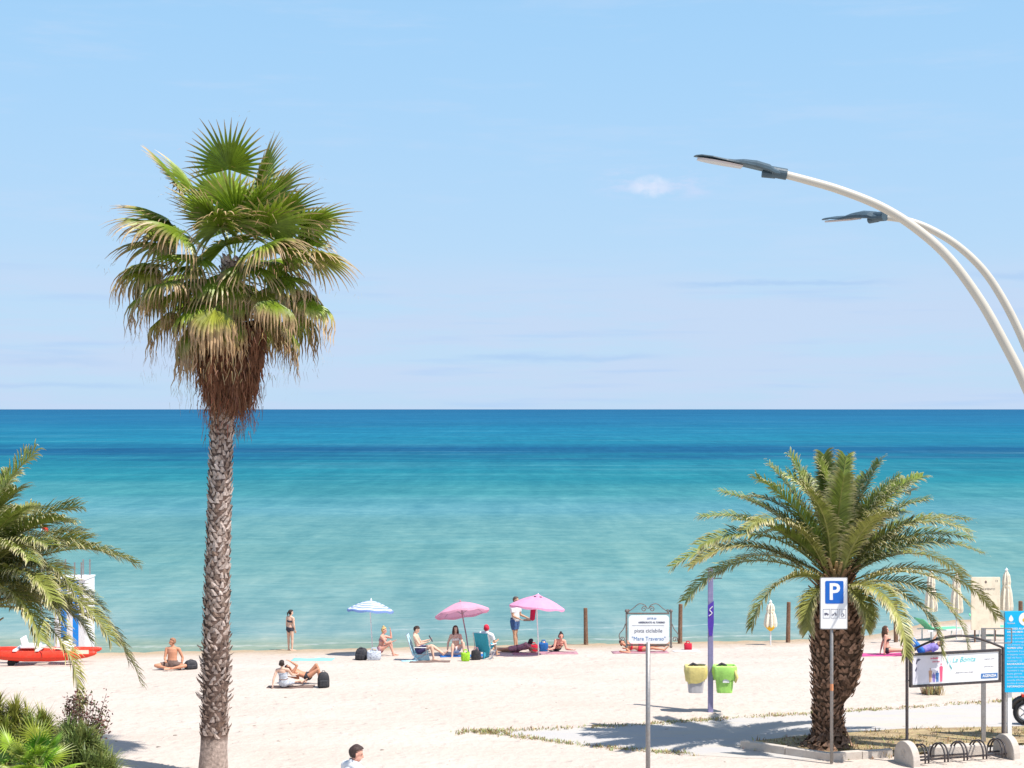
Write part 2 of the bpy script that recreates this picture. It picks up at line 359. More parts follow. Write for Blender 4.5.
c = k.mx(k.rg(k.ns(.012, .09, 1, 7, .7), .52, .7, 0, .22), cr.outputs[0], (.15, .35, .38))
for sx_, sy_, am in ((.0025, .006, .07), (.012, .03, .09), (.16, .022, .065), (.05, .12, .03), (.55, .08, .08), (.35, .9, .05), (1.0, .55, .06), (1.6, 3.6, .06)):
    v_ = k.rg(k.ns(sx_, sy_, 1, 4, .6), .35, .65, 1 - am, 1 + am); cb_ = k.N.new('ShaderNodeCombineXYZ')
    k.L.new(k.mt('MULTIPLY', v_, v_), cb_.inputs[0]); k.L.new(v_, cb_.inputs[1]); k.L.new(k.mt('POWER', v_, .7), cb_.inputs[2]); c = k.mx(1.0, c, cb_.outputs[0], 'MULTIPLY')
k.L.new(c, k.p.inputs['Base Color']); k.p.inputs['Roughness'].default_value = .4; k.p.inputs['Specular IOR Level'].default_value = .05; k.p.inputs['IOR'].default_value = 1.33
v_ = k.mt('ADD', k.mt('SUBTRACT', k.mt('SUBTRACT', k.Y, k.mt('MULTIPLY', k.X, .13)), 57.8), k.mt('MULTIPLY', k.mt('SUBTRACT', k.ns(.35, .35, 1, 4, .6), .5), 2.6))
fm = k.mt('MULTIPLY', k.rg(k.mt('ABSOLUTE', k.mt('SUBTRACT', v_, .9)), .32, .05), k.rg(k.ns(1.5, 4, 1, 5, .7), .42, .6)); fm2 = k.mt('MULTIPLY', k.rg(k.mt('ABSOLUTE', k.mt('SUBTRACT', v_, 4.2)), .3, .05), k.rg(k.ns(.5, 2, 1, 5, .7), .5, .66))
c = k.mx(k.mt('MULTIPLY', k.mt('MAXIMUM', fm, fm2), .5), c, (.5, .52, .5))
b = k.bump(k.ns(.5, 1.6, 1, 6, .65), .5, .25); b = k.bump(k.ns(.05, .22, 1, 5, .6), .5, 1.2, b); df = k.N.new('ShaderNodeBsdfDiffuse'); gl = k.N.new('ShaderNodeBsdfGlossy'); gl.inputs['Roughness'].default_value = .35; ms = k.N.new('ShaderNodeMixShader'); ms.inputs[0].default_value = .045
k.L.new(c, df.inputs[0]); k.L.new(b, df.inputs['Normal']); k.L.new(b, gl.inputs['Normal']); k.L.new(df.outputs[0], ms.inputs[1]); k.L.new(gl.outputs[0], ms.inputs[2]); k.L.new(ms.outputs[0], [n_ for n_ in k.N if n_.type == 'OUTPUT_MATERIAL'][0].inputs[0]); M['sea'] = k.m

# ------------------------------------------------------------------ ground, sea, path
def axis(lo, a, b, hi, fine, coarse):
    v = []; x = lo
    while x < a: v.append(x); x += coarse
    x = a
    while x < b: v.append(x); x += fine
    x = b
    while x <= hi: v.append(x); x += coarse
    return v
xs = [-600, -300, -150, -80, -50] + axis(-40, -24, 26, 42, .28, 2) + [60, 100, 200, 400, 600]
ys = [-200, -100, -50, -20, 0, 15, 20] + axis(22, 34, 64, 66, .28, 1) + [70, 80, 95, 110, 130]
mb = MB(); g = []
for y in ys:
    row = []
    for x in xs:
        z = hgt(x, y)
        row.append(mb.vert((x, y, z)))
    g.append(row)
for a, b in zip(g, g[1:]):
    for i in range(len(xs) - 1): mb.face((a[i], a[i + 1], b[i + 1], b[i]))
tag(mb.build('beach_sand', M['sand'], smooth=True, fix=False), 'pale dry sand of the beach sloping down to the sea', kind='structure')
mb = MB(); yl = [40, 60, 80, 120, 200, 400, 900, 2500, 8000, 30000]; xl = [-30000, -8000, -2000, -500, -100, 0, 100, 500, 2000, 8000, 30000]
g = [[mb.vert((x, y, WATER)) for x in xl] for y in yl]
for a, b in zip(g, g[1:]):
    for i in range(len(xl) - 1): mb.face((a[i], a[i + 1], b[i + 1], b[i]))
tag(mb.build('sea', M['sea'], smooth=True, fix=False), 'turquoise sea darkening to blue at the horizon', kind='structure')
def sheet(name, pix, z, m, label, jit=.06):
    """flat ground sheet with a slightly ragged outline"""
    P = [gp(*p, z=0) for p in pix]; o = []
    rr = random.Random(5)
    for a, b in zip(P, P[1:] + P[:1]):
        n = max(1, int((b - a).length / .5))
        for i in range(n):
            p = a.lerp(b, i / n); o.append((p.x, p.y + (rr.uniform(-jit, jit) if i else 0)))
    bm = bmesh.new(); f = bm.faces.new([bm.verts.new((x, y, z)) for x, y in o]); bmesh.ops.triangulate(bm, faces=[f])
    me = bpy.data.meshes.new(name); bm.to_mesh(me); bm.free(); me.materials.append(m); ob = bpy.data.objects.new(name, me); C.objects.link(ob)
    if me.polygons[0].normal.z < 0: me.flip_normals()
    return tag(ob, label, kind='structure')
sheet('path', [(468, 732), (600, 727), (700, 720.5), (780, 716), (900, 709), (1024, 701), (1200, 690), (1200, 742), (1024, 749), (892, 756), (832, 760), (742, 758), (690, 755), (600, 747), (530, 738)], .004, M['path'], 'sandy concrete path running between two lines of dry grass')
mb = MB(); mb.box((0, 0, 1.72), (260, 46, .06)); o = mb.build('promenade', M['paving']); o.location = (0, 0.5, 0); tag(o, 'raised promenade paving below the viewer', kind='structure')
mb = MB(); mb.box((0, 23.75, 1.60), (260, .4, .5)); o = bevel(mb.build('promenade_edge', M['concrete']), .02); tag(o, 'low concrete kerb along the promenade edge', kind='structure')

# ------------------------------------------------------------------ grass tufts, pebbles (uncountable)
def tufts(name, spots, label, hmin, hmax, cols, seed, blades=7, spread=.12):
    rr = random.Random(seed); mb = MB()
    for (x, y, s) in spots:
        for _ in range(blades):
            a = rr.uniform(0, 6.283); r = rr.uniform(0, spread); bx, by = x + r * math.cos(a), y + r * math.sin(a)
            h = rr.uniform(hmin, hmax) * s; le = rr.uniform(.1, .9) * h; a2 = rr.uniform(0, 6.283); wd = rr.uniform(.006, .016)
            z0 = hgt(bx, by) - .03; c = tuple(v * rr.uniform(.7, 1.25) for v in rr.choice(cols)); mb.col = c
            sx, sy = -math.sin(a2) * wd, math.cos(a2) * wd; dx, dy = math.cos(a2) * le, math.sin(a2) * le
            i = [mb.vert((bx - sx, by - sy, z0)), mb.vert((bx + sx, by + sy, z0)), mb.vert((bx + dx * .4 + sx, by + dy * .4 + sy, z0 + h * .65)), mb.vert((bx + dx * .4 - sx, by + dy * .4 - sy, z0 + h * .65)), mb.vert((bx + dx, by + dy, z0 + h))]
            mb.face(i[:4]); mb.face((i[3], i[2], i[4]))
    return tag(mb.build(name, M['leaf'], fix=False), label, 'grass', kind='stuff')
rr = random.Random(11)
def along(pts, n, jit, s0=.5, s1=1.2, dens=lambda t: 1):
    o = []; P = [gp(*p, z=0) for p in pts]
    ln = [0]
    for a, b in zip(P, P[1:]): ln.append(ln[-1] + (b - a).length)
    while len(o) < n:
        q = rr.uniform(0, ln[-1])
        for i in range(len(P) - 1):
            if ln[i + 1] >= q: break
        t_ = (q - ln[i]) / (ln[i + 1] - ln[i]); p = P[i].lerp(P[i + 1], t_)
        if rr.random() > dens(noise.noise(Vector((p.x * .9, 3, 0))) + .5): continue
        o.append((p.x + rr.gauss(0, jit), p.y + rr.gauss(0, jit), rr.uniform(s0, s1)))
    return o
DRY = [(.46, .38, .19), (.40, .35, .15), (.32, .31, .12), (.52, .44, .26)]
tufts('dry_grass_line', along([(455, 732.5), (600, 727), (700, 720.5), (790, 715), (900, 708), (1040, 699)], 620, .10, dens=lambda v: .1 + v), 'thin line of dry grass along the far edge of the path', .04, .11, DRY, 1, 6)
tufts('dry_grass_edge', along([(470, 731), (530, 738), (600, 747), (690, 754.5)], 330, .09, dens=lambda v: .3 + v) + along([(476, 732), (500, 733)], 40, .15, 1, 1.8), 'thin line of dry grass along the near edge of the path', .04, .11, DRY, 2, 6)
mb = MB(); rr = random.Random(3)
for _ in range(520):
    px, py = rr.uniform(-60, 1090), 640 + 125 * rr.random() ** .8; p = gp(px, py); s = rr.uniform(.01, .038) * (1.7 if rr.random() < .06 else 1)
    mb.ell((p.x, p.y, p.z - .012), (s * rr.uniform(.8, 1.8), s, s * .55), 6, rot=Matrix.Rotation(rr.uniform(0, 3), 3, 'Z'))
tag(mb.build('pebbles', M['rock']), 'small dark pebbles and debris scattered over the sand', 'pebbles', kind='stuff')

# ------------------------------------------------------------------ palms
UP = Vector((0, 0, 1))
def rot_toward(d, target, ang):
    ax = d.cross(target)
    if ax.length < 1e-5: return d
    return Quaternion(ax.normalized(), ang) @ d
def fan_leaf(mb, org, az, el, Lp, Lb, age, rr, pal, bend=.25, N_=30, fil=True):
    """a palmate leaf: petiole, folded ray segments, split tips that hang and turn straw-coloured with age"""
    green, tip, pet = pal
    d = Vector((math.cos(el) * math.cos(az), math.cos(el) * math.sin(az), math.sin(el)))
    p = Vector(org); pts = [p.copy()]
    for i in range(5):
        d = rot_toward(d, -UP, bend / 5); p = p + d * (Lp / 5); pts.append(p.copy())
    mb.col = pet
    side = d.cross(UP)
    if side.length < .05: side = Vector((math.sin(az), -math.cos(az), 0))
    side.normalize()
    roll = rr.uniform(-.5, .5); side = Quaternion(d, roll) @ side
    for a, b in zip(pts, pts[1:]):
        i = [mb.vert(a - side * .02), mb.vert(a + side * .02), mb.vert(b + side * .018), mb.vert(b - side * .018)]; mb.face(i)
    nrm = side.cross(d).normalized()
    A = rr.uniform(1.7, 2.1); da = 2 * A / N_; K = 8
    age = max(0, age); limp = .015 + .95 * age ** 1.3
    for s in range(N_):
        a = -A + da * (s + .5)
        q = (d * math.cos(a) + side * math.sin(a) - nrm * (.12 + .25 * age) * abs(math.sin(a * .5)) * 1.2).normalized()
        Ls = Lb * (.80 + .20 * math.cos(a)) * rr.uniform(.86, 1.08) * (1 + .18 * age); p = pts[-1].copy()
        prev = None; sg = rr.uniform(.8, 1.3)
        cj = rr.uniform(.8, 1.2)
        for j in range(K + 1):
            f = j / K
            wd = min(f * Ls * da * .56 + .004, Lb * .040) * (1 if f < .45 else max(.06, 1 - ((f - .45) / .55) ** .8 * .94))
            sd = q.cross(nrm); sd.normalize()
            tt = sstep(.66 - .42 * age, .98 - .42 * age, f)
            cc = tuple((green[m_] * (1 - tt) + tip[m_] * tt) * cj for m_ in range(3)); mb.col = cc
            cur = (mb.vert(p - sd * wd - nrm * wd * .45), mb.vert(p + nrm * wd * .45), mb.vert(p + sd * wd - nrm * wd * .45))
            if prev:
                mb.face((prev[0], prev[1], cur[1], cur[0])); mb.face((prev[1], prev[2], cur[2], cur[1]))
            prev = cur
            g_ = limp * sg * (.05 if f < .34 else .62 if f < .9 else .3)
            q = rot_toward(q, -UP, min(g_, 1.2)); p = p + q * (Ls / K)
        if fil and rr.random() < .25 + age:
            mb.col = tuple(v * rr.uniform(.8, 1.3) for v in tip); ln = rr.uniform(.1, .35) * age; e = p + Vector((rr.uniform(-.08, .08), rr.uniform(-.08, .08), -ln)); wv = side * .006
            mb.face([mb.vert(p - wv), mb.vert(p + wv), mb.vert(e + wv * .5), mb.vert(e - wv * .5)])
def trunk_mesh(profile, bark, core, scale_h, per_ring, proud, rr, light, dark, bottom_smooth=0, shag=None):
    """profile: list of (z, cx, cy, r)"""
    zs = [p[0] for p in profile]
    def at(z):
        for a, b in zip(profile, profile[1:]):
            if z <= b[0]:
                u = (z - a[0]) / (b[0] - a[0]); return [a[i] + (b[i] - a[i]) * u for i in (1, 2, 3)]
        return profile[-1][1:]
    mb = MB(); n = 30; rings = []; z = zs[0]; st = .12
    while z <= zs[-1]:
        cx, cy, r = at(z); ring = []
        for k_ in range(n):
            a = 2 * math.pi * k_ / n; q = r * (1 + .05 * noise.noise(Vector((math.cos(a) * 2, math.sin(a) * 2, z * 2.5)))); v = rr.uniform(.85, 1.15)
            mb.col = tuple(c_ * v for c_ in (core if z > bottom_smooth else tuple(.4 * (p_ + q_) for p_, q_ in zip(light, dark)))); ring.append(mb.vert((cx + q * math.cos(a), cy + q * math.sin(a), z)))
        rings.append(ring); z += st
    for a, b in zip(rings, rings[1:]):
        for k_ in range(n): mb.face((a[k_], a[(k_ + 1) % n], b[(k_ + 1) % n], b[k_]))
    mb.face(rings[-1])
    z = bottom_smooth; row = 0
    while z < zs[-1] - .05:
        cx, cy, r = at(z)
        for k_ in range(per_ring):
            a = 2 * math.pi * (k_ + .5 * (row % 2) + rr.uniform(-.12, .12)) / per_ring; ca, sa = math.cos(a), math.sin(a)
            w_ = math.pi * r / per_ring * rr.uniform(.75, 1.15); h_ = scale_h * rr.uniform(1.0, 1.7); pr = proud * rr.uniform(.6, 1.4)
            if shag and shag[0] < z < shag[1]: pr *= rr.choice((.8, 1.2, 1.6, 2.6)); w_ *= rr.uniform(.5, 1.0); h_ *= rr.uniform(.5, 1.2)
            o_ = Vector((cx + ca * r * .97, cy + sa * r * .97, z + rr.uniform(-.45, .45) * scale_h)); rd = Vector((ca, sa, 0)); tg = Vector((-sa, ca, 0)) * rr.choice((1, 1, 1)); lean = tg * rr.uniform(-.75, .75) * h_
            v = rr.random(); base = tuple((light[i] * v + dark[i] * (1 - v)) for i in range(3)); mb.col = base
            b0 = [mb.vert(o_ - tg * w_), mb.vert(o_ + rd * pr * .45), mb.vert(o_ + tg * w_)]
            mid = o_ + UP * h_ * .5 + rd * pr * .5 + lean * .5
            m0 = [mb.vert(mid - tg * w_ * .7), mb.vert(mid + rd * pr * .35), mb.vert(mid + tg * w_ * .7)]
            v = rr.uniform(.55, 1.2); mb.col = tuple(c_ * v for c_ in base)
            tp = o_ + UP * h_ + rd * pr + lean
            t0 = [mb.vert(tp - tg * w_ * .35), mb.vert(tp + tg * w_ * .35), mb.vert(tp - rd * pr * .7 - UP * h_ * .1)]
            mb.face((b0[0], b0[1], m0[1], m0[0])); mb.face((b0[1], b0[2], m0[2], m0[1])); mb.face((m0[0], m0[1], t0[0])); mb.face((m0[1], t0[1], t0[0])); mb.face((m0[1], m0[2], t0[1])); mb.face((t0[0], t0[1], t0[2]))
        z += scale_h; row += 1
    return mb
# --- tall fan palm
B = gp(213, 776, z=0); B.z = hgt(B.x, B.y); s = B.y / F
def loc_(px, py): return (px - 213) * s, (776 - py) * s
prof = []
for py, cx_, hw in ((800, 213, 15), (768, 213, 14.5), (740, 214, 13.3), (700, 215, 12.3), (650, 216, 12.6), (600, 217, 12), (550, 218, 11.2), (500, 219.5, 10.8), (450, 221, 10.4), (410, 222.5, 11), (340, 226, 11), (256, 233, 10)):
    X, Zz = loc_(cx_, py); prof.append((Zz, X, 0, hw * s))
prof[0] = (-.3, *prof[0][1:])
rr = random.Random(21)
palm = empty('fan_palm', B, 0, 'very tall fan palm with a shaggy straight trunk and brown skirt', 'palm tree')
trunk_mesh(prof, None, (.15, .10, .08), .09, 12, .045, rr, (.62, .51, .45), (.26, .18, .14), loc_(0, 735)[1], (loc_(0, 728)[1], loc_(0, 640)[1])).build('trunk', M['bark'], palm, fix=False)
GREEN = (.19, .27, .022); STRAW = (.52, .36, .19); PET = (.2, .26, .06); BROWN = (.25, .12, .07)
top = Vector((*[loc_(235, 246)[0], 0], loc_(235, 246)[1]))
mb = MB(); n = 42
def put_fan(a, az, el, lp, lb, age):
    a = a * .9
    org = top + Vector((-.09 * a, 0, -a * 1.5)) + Vector((math.cos(az), math.sin(az), 0)) * .15
    young = (GREEN if rr.random() > .45 * a else (.24, .26, .03)); v = rr.uniform(.75, 1.3); v2 = rr.uniform(.75, 1.2)
    fan_leaf(mb, org, az, el, lp, lb, age, rr, (tuple(q * v for q in young), tuple((q * (1 - .6 * a) + u_ * .6 * a) * v2 for q, u_ in zip(STRAW, (.32, .18, .10))), PET), bend=.2 + .35 * a, N_=27)
for i in range(n):
    a = .84 * (i / (n - 1)); az = i * 2.39996 + rr.uniform(-.45, .45)
    put_fan(a, az, R(82 - 84 * a ** .75 - 42 * a * a) + rr.uniform(-.25, .25), rr.uniform(1.0, 1.8) * (1 - .4 * a * a), rr.uniform(1.1, 1.42) * (1 - .15 * a), min(1, .02 + 1.0 * a ** 1.1 + rr.uniform(-.08, .12)))
for azd, ea, aa, lp_, lb_, ag_ in ((178, 34, .05, 1.45, 1.3, .2), (165, 16, .1, 1.6, 1.3, .35), (192, 2, .2, 1.65, 1.25, .5), (-170, -8, .35, 1.6, 1.25, .7), (176, -18, .5, 1.5, 1.2, .8), (8, 30, .05, 1.4, 1.3, .15), (-12, 8, .15, 1.6, 1.25, .3), (5, -10, .4, 1.55, 1.25, .7), (-8, -28, .6, 1.35, 1.2, .85), (-165, -38, .65, 1.3, 1.15, .95), (-75, 62, .0, .7, 1.25, .05), (-115, 48, .05, .75, 1.15, .1), (-50, 40, .1, .85, 1.1, .12), (-95, 18, .12, .6, 1.15, .2), (-135, 10, .2, .9, 1.2, .3), (-60, -2, .25, .7, 1.1, .35), (-105, -15, .3, .6, 1.2, .3), (-30, 15, .2, 1.1, 1.2, .35), (-85, -30, .45, .55, 1.1, .55), (-150, -10, .4, 1.0, 1.2, .6), (80, 55, .0, .8, 1.3, .05)):
    put_fan(aa, R(azd), R(ea), lp_, lb_, ag_)
for i in range(13):                                     # shorter-stalked leaves filling the middle
    a = .25 + .5 * i / 12; az = i * 2.39996 + 1.1 + rr.uniform(-.4, .4)
    put_fan(a, az, R(25 - 70 * a) + rr.uniform(-.3, .3), rr.uniform(.4, .9), rr.uniform(.8, 1.05), min(1, .2 + .75 * a))
mb.build('crown', M['leaf'], palm, fix=False)
mb = MB()
for i in range(60):
    a = i / 59; az = i * 2.39996; v = rr.uniform(.65, 1.15)
    org = top + Vector((-.12, 0, -1.2 - a * .8)) + Vector((math.cos(az), math.sin(az), 0)) * .2
    br = tuple(q * v for q in BROWN)
    fan_leaf(mb, org, az, R(-34 - 25 * a) + rr.uniform(-.15, .15), rr.uniform(.4, .7), rr.uniform(1.0, 1.3), rr.uniform(.85, 1.1), rr, (br, tuple(q * 1.15 for q in br), br), bend=1.1, N_=26)
mb.build('dead_frond_skirt', M['deadleaf'], palm, fix=False)

def frond(mb, b, e, droop, rr, gcol, tipc, lmax=.42, nl=104, roll=0, rach=(.3, .3, .08)):
    """a pinnate frond from b to e, arching through the angle droop"""
    b = Vector(b); e = Vector(e); ch = e - b; hz = Vector((ch.x, ch.y, 0))
    if hz.length < .05: hz = Vector((.05, 0.02, 0))
    hl = hz.length; hd = hz.normalized(); K = 26
    th = [-droop * (i / K) ** 1.35 for i in range(K)]
    cx_ = sum(math.cos(v) for v in th) / K; cz_ = sum(math.sin(v) for v in th) / K
    cl = math.hypot(cx_, cz_); L_ = ch.length / cl; th0 = math.atan2(ch.z, hl) - math.atan2(cz_, cx_)
    P = [b.copy()]; T = []; bend = rr.uniform(-.12, .12)
    for i in range(K):
        a = th0 + th[i]; sd = Vector((-hd.y, hd.x, 0)); d = (hd * math.cos(a) + UP * math.sin(a) + sd * bend * math.sin(math.pi * i / K * 2)).normalized(); T.append(d); P.append(P[-1] + d * (L_ / K))
    T.append(T[-1])
    sd0 = Vector((hd.y, -hd.x, 0))
    def fr(u):
        x = u * K; i = min(int(x), K - 1); f = x - i; return P[i].lerp(P[i + 1], f), T[i].lerp(T[i + 1], f).normalized()
    prev = None
    for i in range(K + 1):
        d = T[i]; sd = (sd0 - d * sd0.dot(d)).normalized(); sd = Quaternion(d, roll) @ sd; nn = sd.cross(d); wv = .035 * (1 - i / K) + .006
        mb.col = tuple(q * 1.0 for q in rach); cur = (mb.vert(P[i] - sd * wv), mb.vert(P[i] - nn * wv * .8), mb.vert(P[i] + sd * wv), mb.vert(P[i] + nn * wv * .3))
        if prev:
            for q in range(4): mb.face((prev[q], prev[(q + 1) % 4], cur[(q + 1) % 4], cur[q]))
        prev = cur
    for i in range(nl):
        u = .10 + .90 * (i / (nl - 1)) ** .95; p, d = fr(u); sd = (sd0 - d * sd0.dot(d)).normalized(); sd = Quaternion(d, roll + .15 * math.sin(u * 5)) @ sd; nn = sd.cross(d)
        ll = lmax * min(1, .35 + 2.6 * (u - .06)) * (1 - .38 * max(0, u - .55) / .45)
        for sg in (-1, 1):
            l_ = ll * rr.uniform(.8, 1.1); fw = .55 + .35 * u
            q = (d * fw + sd * sg * .85 + nn * rr.uniform(.05, .6)).normalized(); a = p
            w_ = .0165 if u > .2 else .012
            m_ = a + q * l_ * .5; q2 = (q - UP * rr.uniform(.15, .55)).normalized(); m2 = m_ + q2 * l_ * .28; q3 = (q2 - UP * rr.uniform(.2, .7)).normalized(); t_ = m2 + q3 * l_ * .24
            ax = q.cross(nn).normalized() * w_; v = rr.uniform(.75, 1.25); mb.col = tuple(c_ * v for c_ in gcol)
            i0 = [mb.vert(a - ax * .6), mb.vert(a + ax * .6), mb.vert(m_ + ax), mb.vert(m_ - ax)]
            mb.col = tuple((c_ * .65 + k_ * .35) * v for c_, k_ in zip(gcol, tipc)); i1 = [mb.vert(m2 + ax * .8), mb.vert(m2 - ax * .8)]
            mb.col = tuple(k_ * v for k_ in tipc); i2 = mb.vert(t_)
            mb.face(i0); mb.face((i0[3], i0[2], i1[0], i1[1])); mb.face((i1[1], i1[0], i2))
def date_palm(name, base, d, centre, prof, targets, seed, label, nrand, Lf, lmax, skip=None, shift=0):
    rr = random.Random(seed); root = empty(name, base, 0, label, 'palm tree')
    ctr = atd(*centre, d) - base
    trunk_mesh(prof, None, (.09, .055, .035), .09, 19, .075, rr, (.36, .22, .15), (.10, .06, .04), 0.0).build('trunk', M['bark'], root, fix=False)
    mb = MB(); G0 = (.20, .26, .045); TIP = (.62, .52, .33)
    def put(e, dr, age):
        az = math.atan2(e.y - ctr.y, e.x - ctr.x); b = ctr + Vector((math.cos(az), math.sin(az), 0)) * (.12 + .14 * age) + UP * (.15 - .45 * age)
        g_ = tuple(a_ * (1 - .55 * age) + k_ * .55 * age for a_, k_ in zip(G0, (.34, .25, .10))); v = rr.uniform(.75, 1.25)
        frond(mb, b, e, dr, rr, tuple(q * v for q in g_), tuple(q * v for q in TIP), lmax * (1 - .32 * max(0, age - .2)), 112, rr.uniform(-.45, .45))
    for px, py, dd, dr in targets:
        e = atd(px, py, d + dd) - base; age = min(1, max(0, .45 - (e.z - ctr.z) / Lf * .6)); put(e, R(dr), age)
    for i in range(nrand):
        a = i / (nrand - 1); az = i * 2.39996 + rr.uniform(-.2, .2); el = R(86 - 90 * a ** .9) + rr.uniform(-.1, .1); l_ = Lf * (.86 + .2 * rr.random()) * (.82 + .18 * min(1, a * 2.5))
        e = ctr + Vector((math.cos(el) * math.cos(az), math.cos(el) * math.sin(az), math.sin(el))) * l_
        if skip and skip(e + base): continue
        put(e, R(35 + 55 * min(1, a * 1.6) + rr.uniform(-8, 12)), a)
    mb.build('crown', M['leaf'], root, fix=False)
    mb = MB()                                             # cut leaf bases and brown fibre under the crown
    r0 = prof[-1][3]
    for i in range(110):
        az = i * 2.39996; z = ctr.z - .75 + 1.0 * i / 110; r_ = r0 * (1.05 - .45 * i / 110); v = rr.uniform(.6, 1.3); mb.col = tuple(q * v for q in rr.choice([(.28, .17, .09), (.36, .25, .12), (.18, .1, .06)]))
        o_ = Vector((prof[-1][1] + r_ * math.cos(az) * .8, prof[-1][2] + r_ * math.sin(az) * .8, z)); dr_ = Vector((math.cos(az), math.sin(az), rr.uniform(.5, 1.3))).normalized()
        mb.tube([o_, o_ + dr_ * .18, o_ + dr_ * rr.uniform(.28, .5)], [(.06, .03), (.045, .025), (.03, .015)], 6)
    mb.build('leaf_base_collar', M['bark'], root)
    return root
# --- right date palm
B2 = gp(829, 748, z=0); s2 = B2.y / F
prof = [((748 - py) * s2, (c_ - 829) * s2, 0, r_ * s2) for py, c_, r_ in ((756, 828, 15.8), (735, 828, 14.6), (715, 828, 14.2), (700, 827.5, 13.8), (692, 827, 13.6), (680, 827, 13.8), (665, 827, 14.2), (645, 828, 15.4), (620, 831, 19), (600, 837, 22), (585, 836, 18))]
T = [(808, 630, -.8, 105), (866, 628, -.9, 105), (674, 566, .3, 75), (702, 517, .6, 62), (686, 600, -.8, 85), (722, 492, 1.0, 45), (757, 478, -.3, 40), (770, 466, .8, 30), (790, 456, .2, 22), (824, 455, .5, 12), (846, 457, -.3, 12), (880, 462, .4, 26), (922, 477, .9, 55),
     (926, 500, -.6, 60), (966, 520, .2, 66), (968, 538, -.9, 62), (981, 553, .5, 62), (962, 575, 1.2, 75), (752, 626, -1.6, 100), (996, 616, -.4, 88), (968, 650, -.9, 105), (942, 655, -1.6, 105), (906, 655, -2.2, 110), (700, 545, -1.2, 70), (716, 575, 1.6, 80), (735, 520, -1.0, 50), (748, 500, .2, 45), (898, 478, -.4, 40), (905, 512, 1.4, 60)]
pr2 = date_palm('date_palm', B2, B2.y, (836, 578), prof, T, 8, 'stocky date palm with arching fronds growing in the concrete planter', 19, 3.3, .52, skip=lambda e: e.y < B2.y - .7 and abs(CX + e.x / e.y * F - 834) < 52 and HOR + (H0 - e.z) / e.y * F > 560)
lobe = trunk_mesh([((748 - py) * s2, (c_ - 829) * s2, -.06, r_ * s2) for py, c_, r_ in ((701, 839, 5), (694, 841, 10), (684, 843, 12.5), (668, 845, 14), (645, 846, 15), (620, 845, 15), (604, 843, 13))],
                  None, (.09, .055, .035), .09, 15, .07, random.Random(5), (.36, .22, .15), (.10, .06, .04), 0.0).build('side_trunk', M['bark'], pr2, fix=False)
# --- left date palm, mostly outside the frame
dL = 33.0; B3 = atd(-34, 600, dL); B3.z = hgt(B3.x, B3.y); s3 = dL / F; zc = atd(-34, 600, dL).z - B3.z
prof = [(-.3, 0, 0, .52), (.5, 0, 0, .48), (2.0, 0, 0, .47), (zc - .6, 0, 0, .52), (zc, 0, 0, .45)]
T = [(34, 453, .3, 45), (30, 560, -2.4, 80), (52, 600, -2.0, 90), (60, 620, -1.4, 95), (84, 540, 1.0, 68), (110, 640, -.9, 92), (22, 510, -1.5, 50), (48, 545, -1.6, 75), (104, 610, .9, 85),  (76, 507, .7, 70), (62, 520, -.8, 60), (134, 563, .5, 78), (112, 556, -.4, 76), (74, 592, -1.3, 105), (140, 682, -.4, 92), (128, 660, .6, 98), (78, 706, -1.5, 112), (60, 570, 1.6, 70), (90, 640, 1.2, 90), (40, 640, -2.2, 100)]
date_palm('date_palm', B3, dL, (-30, 598), prof, T, 15, 'date palm at the left edge whose fronds arch over the red boat', 26, 3.0, .66,
          skip=lambda e: (lambda px, py: (px > 92) or (px > 20 and (py < 500 or py > 640)))(CX + e.x / e.y * F, HOR + (H0 - e.z) / e.y * F))

# ------------------------------------------------------------------ shrubs lower left
rr = random.Random(31)
P = gp(26, 800, z=0); P = Vector(((24 - CX) / F * 27, 27, 0)); P.z = hgt(P.x, P.y)
root = empty('dwarf_fan_palm', P, 0, 'bright green dwarf fan palm in front of the spiky shrub', 'shrub')
mb = MB(); H_ = H0 - (766 - HOR) / F * 27 - P.z
for i in range(34):
    a = i / 33; az = i * 2.39996; el = R(82 - 85 * a); g_ = tuple(v * rr.uniform(.8, 1.3) for v in (.22, .34, .03))
    fan_leaf(mb, Vector((rr.uniform(-.3, .3), rr.uniform(-.25, .25), H_ - .35 * a)), az, el, rr.uniform(.3, .5), rr.uniform(.38, .5), .05 + .1 * a, rr, (g_, (.35, .36, .12), (.24, .32, .06)), N_=18, fil=False)
mb.build('crown', M['leaf'], root, fix=False)
mb = MB(); mb.col = (.2, .13, .08)
for k_ in range(3): mb.tube([(k_ * .12 - .12, 0, -.1), (k_ * .16 - .16, .03, H_ * .5), (k_ * .22 - .22, 0, H_)], [.08, .07, .09], 8)
mb.build('trunk', M['bark'], root)
